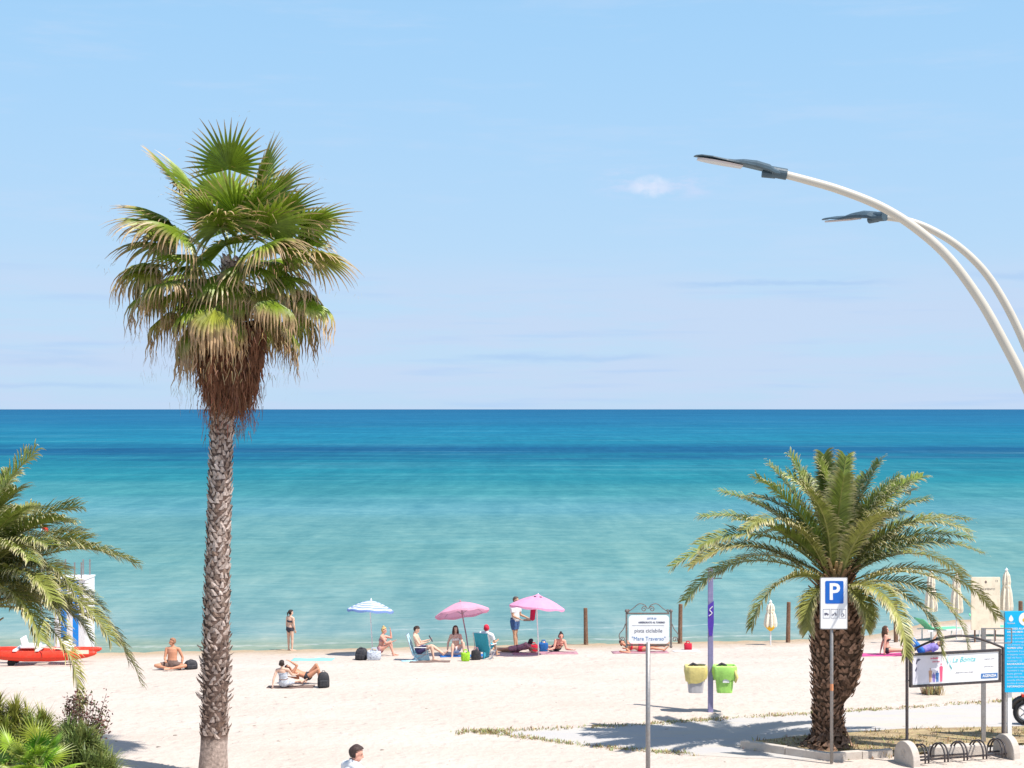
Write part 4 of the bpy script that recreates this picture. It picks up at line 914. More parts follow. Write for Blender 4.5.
# ------------------------------------------------------------------ violet post with two litter bins
B = gp(710.5, 712, z=0); s = B.y / F; root = empty('violet_post', B, 0, 'tall violet post carrying two litter bins on the sand', 'post')
Zt = (712 - 568) * s
mb = MB(); mb.box((0, 0, Zt / 2 - .1), (.135, .11, Zt + .2)); bevel(mb.build('post', M['purple'], root), .012)
mb = MB(); z_ = (712 - 612) * s; mb.prism([(-.082, z_ - .35), (-.04, z_ - .62), (.04, z_ - .62), (.08, z_ - .3), (.08, z_ + .3), (-.082, z_ + .18)], -.064, -.058); bn = mb.build('band', M['purpledark'], root)
mb = MB(); mb.tube(catmull([(.05, -.068, z_ + .16), (-.03, -.068, z_ + .06), (.03, -.068, z_ - .02), (-.05, -.068, z_ - .1)], 5), .014, 6); mb.build('emblem', M['whitecloth'], bn)
mb = MB(); zz = (712 - 578.5) * s; mb.tube([(-.42, 0, zz - .03), (-.1, 0, zz), (.3, 0, zz + .01)], .014, 6); mb.build('cross_bar', M['iron'], root)
def bin_(x, mbin, mbag, label, seed, wide, bagdrop):
    rr = random.Random(seed); r_ = empty('litter_bin', B + Vector((x, -.06, (712 - 692) * s)), 0, label, 'litter bin', 'litter bins on the violet post')
    hh = .70; mb = MB(); n = 20; prof = [(.72, 0), (.74, .02), (.86, hh * .5), (1.0, hh)]
    def sq(a, k_, w_, dp): # rounded-square section
        ca, sa = math.cos(a), math.sin(a); return (w_ * math.copysign(abs(ca) ** .5, ca) * k_, dp * math.copysign(abs(sa) ** .5, sa) * k_)
    rings = [[mb.vert((*sq(2 * math.pi * i / n, k_, wide * .42, .17), z)) for i in range(n)] for k_, z in prof]
    for a, b in zip(rings, rings[1:]):
        for i in range(n): mb.face((a[i], a[(i + 1) % n], b[(i + 1) % n], b[i]))
    mb.face(rings[0][::-1]); bo = mb.build('bucket', mbin, r_)
    mb = MB(); n = 40; rings = []
    ph = rr.uniform(0, 6)
    for j, (k_, z) in enumerate([(.93, hh - .12), (.96, hh + .01), (1.05, hh + .025), (1.14, hh - .02), (1.17, hh - .14), (1.08, hh - .26), (1.0, hh - .33)]):
        ring = []
        for i in range(n):
            a = 2 * math.pi * i / n; wv = 1 + .035 * j / 3 * math.sin(a * 7 + ph + j * .6) + .02 * rr.uniform(-1, 1) * (j > 2)
            dz_ = 0 if j < 4 else -(bagdrop * (.5 + .5 * math.sin(a * 2 + ph)) + .03 * rr.uniform(-1, 1)) * (j - 3) / 3
            x_, y_ = sq(a, k_ * wv, wide * .42, .17); ring.append(mb.vert((x_, y_, z + dz_)))
        rings.append(ring)
    for a, b in zip(rings, rings[1:]):
        for i in range(n): mb.face((a[i], a[(i + 1) % n], b[(i + 1) % n], b[i]))
    mb.build('bag', mbag, r_, smooth=True)
    mb = MB(); mb.tube([(-wide * .33, 0, hh - .02), (-wide * .1, .03, hh + .045), (wide * .1, 0, hh - .0)], [.03, .045, .03], 8); mb.build('rubbish', M['black'], r_)
    mb = MB(); mb.box((0, .19, hh * .6), (.2, .05, .1)); mb.build('bracket', M['iron'], r_)
    return r_
bin_(-.40, M['greybin'], M['yellowbag'], 'litter bin left of the violet post with a drooping yellow bag', 2, .62, .12)
g_ = bin_(.36, M['greenbag'], M['greenbag'], 'lime green litter bin right of the violet post', 9, .66, .05)
mb = MB(); mb.box((.02, -.16, .38), (.17, .012, .2)); mb.build('sticker', M['white'], g_)
mb = MB(); mb.tube([(.26, -.16, .6), (.30, -.15, .42), (.27, -.16, .28)], [.03, .05, .02], 8); mb.build('hanging_bag', M['yellowbag'], g_, smooth=True)

# ------------------------------------------------------------------ wooden posts, closed parasols, sign, loungers
for px, pb, pt, lb in ((586, 644.5, 608, 'brown wooden post just right of the pink umbrella on the sand'), (680, 643.5, 604, 'brown wooden post beside the white lettered notice board'), (788, 642.5, 602, 'brown wooden post near the closed parasol with the yellow ring'),
                   (896, 642, 603, 'brown wooden post seen through the fronds right of the stocky palm'), (1021, 641, 601, 'brown wooden post behind the blue information board')):
    B = gp(px, pb); s = B.y / F; mb = MB(); h_ = (pb - pt) * s; w_ = .078; rr = random.Random(px)
    mb.lathe([(w_, -.3), (w_ * 1.02, .1), (w_ * .97, h_ * .5), (w_ * .95, h_ - .02), (w_ * .85, h_)], 14, wob=lambda u, j: 1 + .06 * math.sin(u * 25 + px + j)); o = mb.build('wooden_post', M['wood']); o.location = B; o.rotation_euler = (rr.uniform(-.02, .02), rr.uniform(-.02, .02), 0)
    tag(o, lb, 'post', 'wooden posts along the waterline')
def closed_parasol(px, pb, pt, lb, ring=None, cw=1.0):
    B = gp(px, pb); s = B.y / F; h_ = (pb - pt) * s; r_ = empty('closed_parasol', B, 0, lb, 'parasol', 'closed parasols of the beach club')
    mb = MB(); mb.tube([(0, 0, -.2), (0, 0, h_ - .1)], .025, 10); mb.build('pole', M['whitecloth'], r_)
    mb = MB(); n = 32
    def wob(u, j): return 1 + .22 * math.cos(u * 2 * math.pi * 8) * (1 if j > 0 else 1)
    L_ = min(1.45, h_ * .6) * 1.0; z0 = h_ - L_
    mb.lathe([(.10 * cw, z0), (.19 * cw, z0 + .03), (.20 * cw, z0 + .15), (.16 * cw, z0 + L_ * .45), (.115 * cw, z0 + L_ * .6), (.13 * cw, z0 + L_ * .7), (.10 * cw, z0 + L_ * .85), (.03, h_ - .06)], n, wob=wob); mb.build('canopy', mat('cream parasol cloth', (.78, .7, .56), .85, .08, 10, .2), r_)
    mb = MB(); mb.lathe([(.135 * cw, z0 + L_ * .57), (.14 * cw, z0 + L_ * .6), (.135 * cw, z0 + L_ * .63)], 16); mb.build('strap', M['cream'], r_)
    mb = MB(); mb.lathe([(.035, h_ - .07), (.06, h_ - .03), (.03, h_ + .01), (.001, h_ + .05)], 12); mb.build('finial', M['white'], r_)
    if ring: mb = MB(); mb.lathe([(.05, ring - .12), (.17, ring), (.19, ring + .06), (.06, ring + .10)], 16); mb.build('tray', M['yellow'], r_)
closed_parasol(770.5, 645, 601, 'small closed white parasol with a yellow ring on its pole', ring=.62)
closed_parasol(931, 640, 571, 'closed cream parasol, left one of the pair seen above the fronds')
closed_parasol(956.5, 640, 573, 'closed cream parasol immediately left of the tall cream board')
closed_parasol(1006.5, 640, 569, 'closed cream parasol immediately right of the tall cream board')
B = gp(985.5, 642); s = B.y / F; root = empty('beach_club_board', B, 0, 'tall cream board with faint writing between two closed parasols', 'sign')
z0, z1 = (642 - 630) * s, (642 - 577) * s; x0, x1 = (971 - 985.5) * s, (1000 - 985.5) * s
bd = plate('board', rrect(x0, z0, x1, z1, .02), -.03, .03, M['cream'], root, .005)
for x in (x0 + .15, x1 - .15): mb = MB(); mb.tube([(x, .06, -.2), (x, .06, z1 - .2)], .03, 8); mb.build('post', M['wood'], root)
text('STABILIMENTO', .095, M['wrought'], bd, (0, -.033, z1 - .42)); text('balneare', .06, M['wrought'], bd, (0, -.033, z1 - .56)); text('12', .10, M['wrought'], bd, (x1 - .13, -.033, z1 - .14))
mb = MB(); mb.ell((0, -.033, z1 - .17), (.04, .003, .05), 10); mb.build('emblem', M['wrought'], bd)
def lounger(px, pb, rz, lb):
    B = gp(px, pb); r_ = empty('sun_lounger', B, rz, lb, 'sun lounger', 'green sun loungers of the beach club')
    mb = MB(); mb.box((.0, 0, .34), (1.25, .6, .03)); mb.build('seat', M['greenfab'], r_)
    mb = MB(); mb.box((-.83, 0, .55), (.6, .6, .03), rot=Matrix.Rotation(R(40), 3, 'Y')); mb.build('backrest', M['greenfab'], r_)
    mb = MB()
    for y in (-.32, .32): mb.box((-.1, y, .33), (1.6, .035, .05))
    mb.build('frame', M['white'], r_)
    for x in (-.7, .55):
        for y in (-.32, .32): mb = MB(); mb.box((x, y, .14), (.04, .03, .34)); mb.build('leg', M['white'], r_)
lounger(944, 638, R(20), 'green sun lounger between the two left closed parasols'); lounger(1000, 636, R(-15), 'green sun lounger right of the tall cream board')

# ------------------------------------------------------------------ striped cabin and red boat on the left
B = gp(71, 656); s = B.y / F; root = empty('beach_cabin', B, 0, 'blue and white striped lifeguard cabin behind the left palm fronds', 'cabin')
W_ = 1.0; x1 = (85.5 - 72) * s; x0 = x1 - W_; z1 = (656 - 580) * s; mw, mbl = MB(), MB(); n = 5; sw = W_ / n
for i in range(n):
    (mw if i % 2 == 0 else mbl).box((x1 - sw * (i + .5), 0, z1 / 2), (sw, .03, z1)); (mw if i % 2 == 0 else mbl).box((x1 - sw * (i + .5), 1.2, z1 / 2), (sw, .03, z1))
for i in range(5): 
    for x in (x0 - .017, x1 + .017): mw.box((x, .12 + .24 * i, z1 / 2), (.03, .24, z1))
mw.build('white_wall_stripes', M['whitecloth'], root); mbl.build('blue_wall_stripes', M['blue'], root)
mb = MB(); mb.box(((x0 + x1) / 2, .6, z1 + .03), (W_ + .1, 1.3, .05)); mb.build('platform', M['white'], root)
for x in (x0 + .03, x1 - .35, x1 - .12):
    for y in (.05, 1.15): mb = MB(); mb.box((x, y, z1 + .3), (.045, .045, .6)); mb.build('post', M['steel'], root)
B = gp(41.5, 655); s = B.y / F; root = empty('flag_pole', B, 0, 'thin white pole with a small red flag seen through the left palm fronds', 'flag pole')
mb = MB(); zt = (655 - 524) * s; mb.tube([(0, 0, -.3), (0, 0, zt)], .016, 8); mb.build('pole', M['white'], root)
mb = MB(); n = 8; up_ = [mb.vert((.02 + .028 * i, .04 * math.sin(i * 1.1), zt - .02 * i)) for i in range(n)]; lo = [mb.vert((.02 + .028 * i, .04 * math.sin(i * 1.1 + .5), zt - .18 - .02 * i)) for i in range(n)]
for i in range(n - 1): mb.face((up_[i], up_[i + 1], lo[i + 1], lo[i]))
mb.build('flag', M['red'], root)
B = gp(47, 664); s = B.y / F; root = empty('rowing_catamaran', B, R(4), 'red twin-hulled rescue rowing boat on a small trolley', 'boat')
for y in (-.45, .45):
    mb = MB(); xs_ = [-1.75, -1.65, -1.3, -.6, .2, .9, 1.35, 1.58, 1.66]; rs = [(.03, .04), (.09, .10), (.14, .15), (.16, .17), (.16, .17), (.14, .15), (.10, .11), (.05, .07), (.02, .03)]
    mb.tube([(x, y, .32 + .10 * (abs(x) / 1.7) ** 3) for x in xs_], rs, 14); mb.build('hull', M['red'], root, smooth=True)
for x in (-.9, -.2, .75): mb = MB(); mb.box((x, 0, .52), (.12, 1.15, .05)); mb.build('cross_beam', M['white'], root)
mb = MB(); mb.box((-.5, 0, .60), (.55, .7, .08)); mb.box((-.72, 0, .74), (.06, .7, .3), rot=Matrix.Rotation(R(-15), 3, 'Y')); bevel(mb.build('seat', M['white'], root), .02)
mb = MB(); mb.box((.55, 0, .66), (.4, .6, .22)); bevel(mb.build('locker', M['white'], root), .03)
mb = MB(); mb.tube([(-.1, -.5, .62), (.4, -1.0, .66), (1.2, -1.15, .58)], .018, 8); mb.box((1.35, -1.17, .55), (.4, .02, .12)); mb.build('oar', M['cream'], root)
mb = MB(); mb.box((.62, -.1, .84), (.14, .2, .14)); mb.build('bucket', M['black'], root)
for x in (-1.05,):
    for y in (-.35, .35): mb = MB(); mb.tube([(x, y - .05, .11), (x, y + .05, .11)], .12, 18); mb.build('wheel', M['rubber'], root)
mb = MB(); mb.tube([(-1.05, -.35, .12), (-1.05, .35, .12)], .02, 8); mb.box((-.5, 0, .15), (1.1, .06, .05)); mb.build('trolley', M['iron'], root)

# ------------------------------------------------------------------ umbrellas
def striped(name, a, b, n):
    k = pos_mat(name); tc = k.N.new('ShaderNodeTexCoord'); se = k.N.new('ShaderNodeSeparateXYZ'); k.L.new(tc.outputs['Object'], se.inputs[0])
    r_ = k.mt('SQRT', k.mt('ADD', k.mt('MULTIPLY', se.outputs[0], se.outputs[0]), k.mt('MULTIPLY', se.outputs[1], se.outputs[1])))
    f_ = k.mt('FRACT', k.mt('MULTIPLY', r_, n)); c_ = k.mx(k.rg(f_, .52, .60), a, b); k.L.new(c_, k.p.inputs['Base Color']); k.p.inputs['Roughness'].default_value = .8
    tr = k.N.new('ShaderNodeBsdfTranslucent'); k.L.new(c_, tr.inputs['Color']); ms = k.N.new('ShaderNodeMixShader'); ms.inputs[0].default_value = .25; k.L.new(k.p.outputs[0], ms.inputs[1]); k.L.new(tr.outputs[0], ms.inputs[2])
    o_ = [n_ for n_ in k.N if n_.type == 'OUTPUT_MATERIAL'][0]; k.L.new(ms.outputs[0], o_.inputs[0]); return k.m
M['stripe'] = striped('blue white ringed cloth', (.74, .78, .86), (.22, .33, .64), 7.5)
def clothmat(name, col, tr=.3):
    m = tint_mat(name, .8, tr, .2, .06, 5); return m
M['umbcloth'] = clothmat('umbrella cloth', None)
def umbrella(px, pb, pt, wpx, tilt, label, col=None, m=None, polem=None, tiltaz=0, vent=False, tx=None, depth=.26):
    B = gp(px, pb); s = B.y / F; Rr = wpx / 2 * s; h_ = (pb - pt) * s; root = empty('beach_umbrella', B, 0, label, 'umbrella', 'open beach umbrellas')
    mt_ = Matrix.Rotation(tilt, 3, 'Y') @ Matrix.Rotation(tiltaz, 3, 'X'); dp = Rr * 2 * depth
    topx = Vector(((tx - px) * s if tx else 0, 0, h_)); jp = topx - mt_ @ Vector((0, 0, dp * 1.35))
    mb = MB(); mb.tube([(0, 0, -.25), jp * .5, jp, topx - mt_ @ Vector((0, 0, .05))], .021, 10); mb.build('pole', polem or M['white'], root, smooth=True)
    mb = MB(); n = 8; sub = 6; K = 9; mb.col = col or (1, 1, 1); cen = mb.vert((0, 0, 0)); rings = []
    for j in range(1, K + 1):
        f = j / K; ring = []
        for i in range(n * sub):
            a = 2 * math.pi * (i + .5) / (n * sub); u = abs(((i + .5) / sub) % 1 - .5) * 2   # 1 at ribs
            r_ = Rr * f * (1 - .05 * (1 - u) * f ** 2); z = -dp * (f ** 1.55) + .02 * Rr * (1 - u) * -f
            if f == 1: z -= 0.0
            ring.append(mb.vert((r_ * math.cos(a), r_ * math.sin(a), z)))
        rings.append(ring)
    ring = []
    for i in range(n * sub):
        a = 2 * math.pi * (i + .5) / (n * sub); u = abs(((i + .5) / sub) % 1 - .5) * 2; r_ = Rr * (1 - .05 * (1 - u)); ring.append(mb.vert((r_ * 1.0 * math.cos(a), r_ * math.sin(a), -dp - .02 * Rr * (1 - u) - .085 + .035 * u)))
    rings.append(ring); nn_ = n * sub
    for i in range(nn_): mb.face((cen, rings[0][i], rings[0][(i + 1) % nn_]))
    for a, b in zip(rings, rings[1:]):
        for i in range(nn_): mb.face((a[i], a[(i + 1) % nn_], b[(i + 1) % nn_], b[i]))
    can = mb.build('canopy', m or M['umbcloth'], root, smooth=False); can.location = topx; can.rotation_euler = mt_.to_euler()
    if vent:
        mb = MB(); mb.col = tuple(v * 1.0 for v in col); mb.lathe([(Rr * .24, -dp * .12), (Rr * .12, .0), (.02, .05)], 16); mb.build('vent_cap', m or M['umbcloth'], can)
        mb = MB()
        for a in (-2.0, -1.2): mb.ell((Rr * .25 * math.cos(a), Rr * .25 * math.sin(a), -dp * .10), (.05, .03, .02), 8)
        mb.build('vent_hole', M['dark'], can)
    mb = MB(); mb.lathe([(.02, -.02), (.03, .03), (.001, .09)], 10); mb.build('finial', polem or M['white'], can)
    for i in range(n):
        a = 2 * math.pi * i / n; mb = MB(); mb.tube([(Rr * f * math.cos(a), Rr * f * math.sin(a), -dp * f ** 1.55 - .012) for f in (.02, .25, .5, .75, .98)], .005, 5); mb.tube([(.02 * math.cos(a), .02 * math.sin(a), -dp * 1.15), (Rr * .5 * math.cos(a), Rr * .5 * math.sin(a), -dp * .5 ** 1.55 - .015)], .004, 5); mb.build('rib', M['steel'], can)
    return root, can, s
umbrella(373, 655, 600.5, 47, R(3), 'blue and white ringed umbrella over the seated blond bather', m=M['stripe'], tx=371, depth=.20, tiltaz=R(-6))
umbrella(470, 655, 602, 55, R(-9), 'pink tilted umbrella behind the woman with long dark hair', col=(.82, .42, .55), polem=M['mauve'], tx=460.5, tiltaz=R(-15), depth=.19)
r_, c_, s = umbrella(539, 655.5, 595.5, 56, R(5), 'pink umbrella with a crimson pouch hanging beneath it', col=(.85, .40, .60), vent=True, tx=538, tiltaz=R(-5), depth=.20)
mb = MB(); mb.lathe([(.03, -.85), (.085, -.8), (.09, -.5), (.07, -.36), (.01, -.33)], 12, c=(-.12, 0, 0)); mb.build('pouch', M['pouch'], c_, smooth=True)
#P3BEGIN
# ------------------------------------------------------------------ bags and towels
def backpack(px, pb, hpx, wpx, m, label, rz=0, cat='backpack', lean=0):
    B = gp(px, pb); s = B.y / F; h_, w_ = hpx * s, wpx * s; root = empty('backpack', B, rz, label, cat)
    mb = MB(); n = 20
    def sec(k_, z, off=0): return [mb.vert((w_ / 2 * k_ * math.copysign(abs(math.cos(a)) ** .6, math.cos(a)), w_ * .33 * k_ * math.copysign(abs(math.sin(a)) ** .6, math.sin(a)) + off + lean * z, z)) for a in np.linspace(0, 2 * math.pi, n, endpoint=False)]
    rings = [sec(k_, z * h_) for k_, z in ((.85, 0), (1, .08), (1.0, .5), (.93, .72), (.75, .9), (.45, .985), (.1, 1.0))]
    for a, b in zip(rings, rings[1:]):
        for i in range(n): mb.face((a[i], a[(i + 1) % n], b[(i + 1) % n], b[i]))
    mb.face(rings[0][::-1]); mb.build('body', m, root, smooth=True)
    mb = MB(); mb.box((0, -w_ * .36, h_ * .3), (w_ * .7, w_ * .16, h_ * .42)); bevel(mb.build('front_pocket', m, root), .03, 3)
    mb = MB(); mb.tube([(-.05, .0, h_ * .98), (-.03, 0, h_ * 1.08), (.03, 0, h_ * 1.08), (.05, 0, h_ * .98)], .01, 6); mb.build('handle', m, root)
    for sg in (-1, 1): mb = MB(); mb.tube([(sg * w_ * .3, w_ * .3, h_ * .85), (sg * w_ * .42, w_ * .5, h_ * .5), (sg * w_ * .36, w_ * .33, h_ * .12)], [(.025, .01)] * 3, 8); mb.build('strap', M['rubber'], root)
    return root
def tote(px, pb, hpx, wpx, m, label, name='beach_bag', m2=None, rz=0):
    B = gp(px, pb); s = B.y / F; h_, w_ = hpx * s, wpx * s; root = empty(name, B, rz, label, 'bag'); mb = MB(); n = 22; rr = random.Random(px); rings = []
    for k_, z in ((.8, 0), (.95, .1), (1.0, .5), (.97, .85), (.92, .95), (.86, .94), (.88, .6)):
        rings.append([mb.vert((w_ / 2 * k_ * math.copysign(abs(math.cos(a)) ** .7, math.cos(a)) * rr.uniform(.97, 1.03), w_ * .28 * k_ * math.copysign(abs(math.sin(a)) ** .7, math.sin(a)), z * h_ * (1 + .06 * math.sin(a * 2 + px)))) for a in np.linspace(0, 2 * math.pi, n, endpoint=False)])
    for a, b in zip(rings, rings[1:]):
        for i in range(n): mb.face((a[i], a[(i + 1) % n], b[(i + 1) % n], b[i]))
    mb.face(rings[0][::-1]); mb.build('body', m, root, smooth=True)
    for y in (-.2, .2): mb = MB(); mb.tube([(-w_ * .25, w_ * y, h_ * .9), (-w_ * .15, w_ * y, h_ * 1.25), (w_ * .15, w_ * y, h_ * 1.25), (w_ * .25, w_ * y, h_ * .9)], .012, 6); mb.build('handle', m2 or m, root)
    return root
def towel(px, pb, lx, ly, rz, m, label, name='towel', cat='towel'):
    B = gp(px, pb); mb = MB(); nx, ny = 16, 8; g0 = []
    c_, s_ = math.cos(rz), math.sin(rz)
    for j in range(ny + 1):
        row = []
        for i in range(nx + 1):
            x, y = lx * (i / nx - .5), ly * (j / ny - .5); wx, wy = B.x + x * c_ - y * s_, B.y + x * s_ + y * c_
            x += .02 * noise.noise(Vector((i * .5, j, px))); row.append(mb.vert((x, y, hgt(wx, wy) - B.z + .010 + .015 * max(0, noise.noise(Vector((x * 5, y * 5, px)))))))
        g0.append(row)
    for a, b in zip(g0, g0[1:]):
        for i in range(nx): mb.face((a[i], a[i + 1], b[i + 1], b[i]))
    o = mb.build(name, m, smooth=True, fix=False); o.location = B; o.rotation_euler.z = rz; sd = o.modifiers.new('thick', 'SOLIDIFY'); sd.thickness = .008
    return tag(o, label, cat)
backpack(323.5, 687.5, 15.5, 12, M['black'], 'black backpack standing upright beside the two people on the dark towel', R(10))
backpack(361, 660, 12, 12, M['black'], 'black backpack on the sand under the blue and white umbrella', R(-15), lean=.2)
backpack(191, 669, 9, 13, M['black'], 'slumped dark blue backpack between the cross-legged man and the tall palm trunk', R(20))
tote(374, 660, 9.5, 14, M['pattern'], 'blue and white patterned beach bag beside the black backpack')
tote(465.5, 661, 9, 9, M['lime'], 'lime green beach bag on the sand in front of the pink tilted umbrella')
tote(533.5, 651.5, 7, 9, M['redcloth'], 'red beach bag beside the bright blue one under the pink umbrella')
tote(543.5, 651.5, 9, 9.5, M['bluecloth'], 'bright blue beach bag beside the woman lying with a hair bun')
tote(476, 660, 10, 10, M['black'], 'black beach bag between the lime green bag and the teal chair', m2=M['mauve'])
tote(688, 650, 7, 8, M['redcloth'], 'red bag lying on a white towel near the violet post')
towel(686, 651, .9, .6, .1, M['whitecloth'], 'white towel under the red bag near the violet post')
towel(313, 660, 1.35, .8, 0, M['cyan'], 'turquoise towel spread on the sand left of the blue and white umbrella')
towel(291, 687.5, 1.35, .45, .0, M['darkmat'], 'dark towel under the couple beside the upright black backpack')
towel(430, 661.5, 1.3, .6, 0, M['darkmat'], 'brown mat under the low beach chair of the reading man')
towel(545, 653.5, 2.2, .9, .03, M['mauve'], 'mauve towel under the sunbathers by the pink umbrella')
towel(640, 652.5, 1.9, .8, .02, M['mauve'], 'dull pink towel under the sunbather behind the lettered notice board')
towel(888, 655, 1.9, .8, 0, M['magenta'], 'magenta towel under the woman sitting right of the stocky palm')
towel(927, 655.5, 1.5, .8, 0, M['lilac'], 'lilac towel under the person lying behind the advertising frame')
towel(462, 656, 1.5, .9, .1, M['bluecloth'], 'dark blue towel under the woman with long dark hair')

# ------------------------------------------------------------------ beach chairs
def chair(P, rz, fab, label, low=.26, back=.62, group=None):
    root = empty('beach_chair', P, rz, label, 'beach chair', group)     # faces local +x
    mb = MB(); mb.tube([(-.22, 0, low - .03), (0, 0, low - .05), (.24, 0, low + .01)], [(.015, .24)] * 3, 8); mb.build('seat', fab, root)
    mb = MB(); bx_ = -.24; mb.prism([(bx_, low - .02), (bx_ + .02, low - .03), (bx_ - .20, low + back), (bx_ - .23, low + back)], -.235, .235); mb.build('backrest', fab, root)
    for y in (-.27, .27):
        mb = MB(); mb.tube([(-.02, y, 0), (-.25, y, low), (-.45, y, low + back)], .014, 8); mb.tube([(.26, y, low + .01), (-.24, y, low - .02)], .014, 8); mb.tube([(-.32, y, 0), (.22, y, low + .0), (.20, y, low + .2)], .014, 8); mb.build('side_frame', M['chrome'], root)
        mb = MB(); mb.box((.02, y, low + .22), (.40, .045, .025)); bevel(mb.build('armrest', M['white'], root), .006)
    mb = MB(); mb.tube([(-.45, -.27, low + back), (-.45, .27, low + back)], .014, 8); mb.build('top_bar', M['chrome'], root)
    return root

# ------------------------------------------------------------------ people
V3 = Vector
def seg_loft(mb, pts, rad, side, n=14):
    """tapered limb with rounded ends; rad items r or (r_side, r_other)"""
    pts = [V3(p) for p in pts]; rad = [(r, r) if not hasattr(r, '__len__') else r for r in rad]
    d0 = (pts[1] - pts[0]).normalized(); d1 = (pts[-1] - pts[-2]).normalized(); P, Rr = [], []
    for a in (80, 50, 25): a_ = R(a); P.append(pts[0] - d0 * min(rad[0]) * math.sin(a_)); Rr.append((rad[0][0] * math.cos(a_), rad[0][1] * math.cos(a_)))
    P += pts; Rr += rad
    for a in (25, 50, 80): a_ = R(a); P.append(pts[-1] + d1 * min(rad[-1]) * math.sin(a_)); Rr.append((rad[-1][0] * math.cos(a_), rad[-1][1] * math.cos(a_)))
    rings = []
    for i, p in enumerate(P):
        t_ = (P[min(i + 1, len(P) - 1)] - P[max(i - 1, 0)]).normalized(); u = side - t_ * side.dot(t_)
        if u.length < .05: u = t_.orthogonal()
        u.normalize(); w_ = t_.cross(u); rings.append([mb.vert(p + u * (math.cos(2 * math.pi * k_ / n) * Rr[i][0]) + w_ * (math.sin(2 * math.pi * k_ / n) * Rr[i][1])) for k_ in range(n)])
    for a, b in zip(rings, rings[1:]):
        for k_ in range(n): mb.face((a[k_], a[(k_ + 1) % n], b[(k_ + 1) % n], b[k_]))
    mb.face(rings[0][::-1]); mb.face(rings[-1])
def nv(*a): return V3(a).normalized()
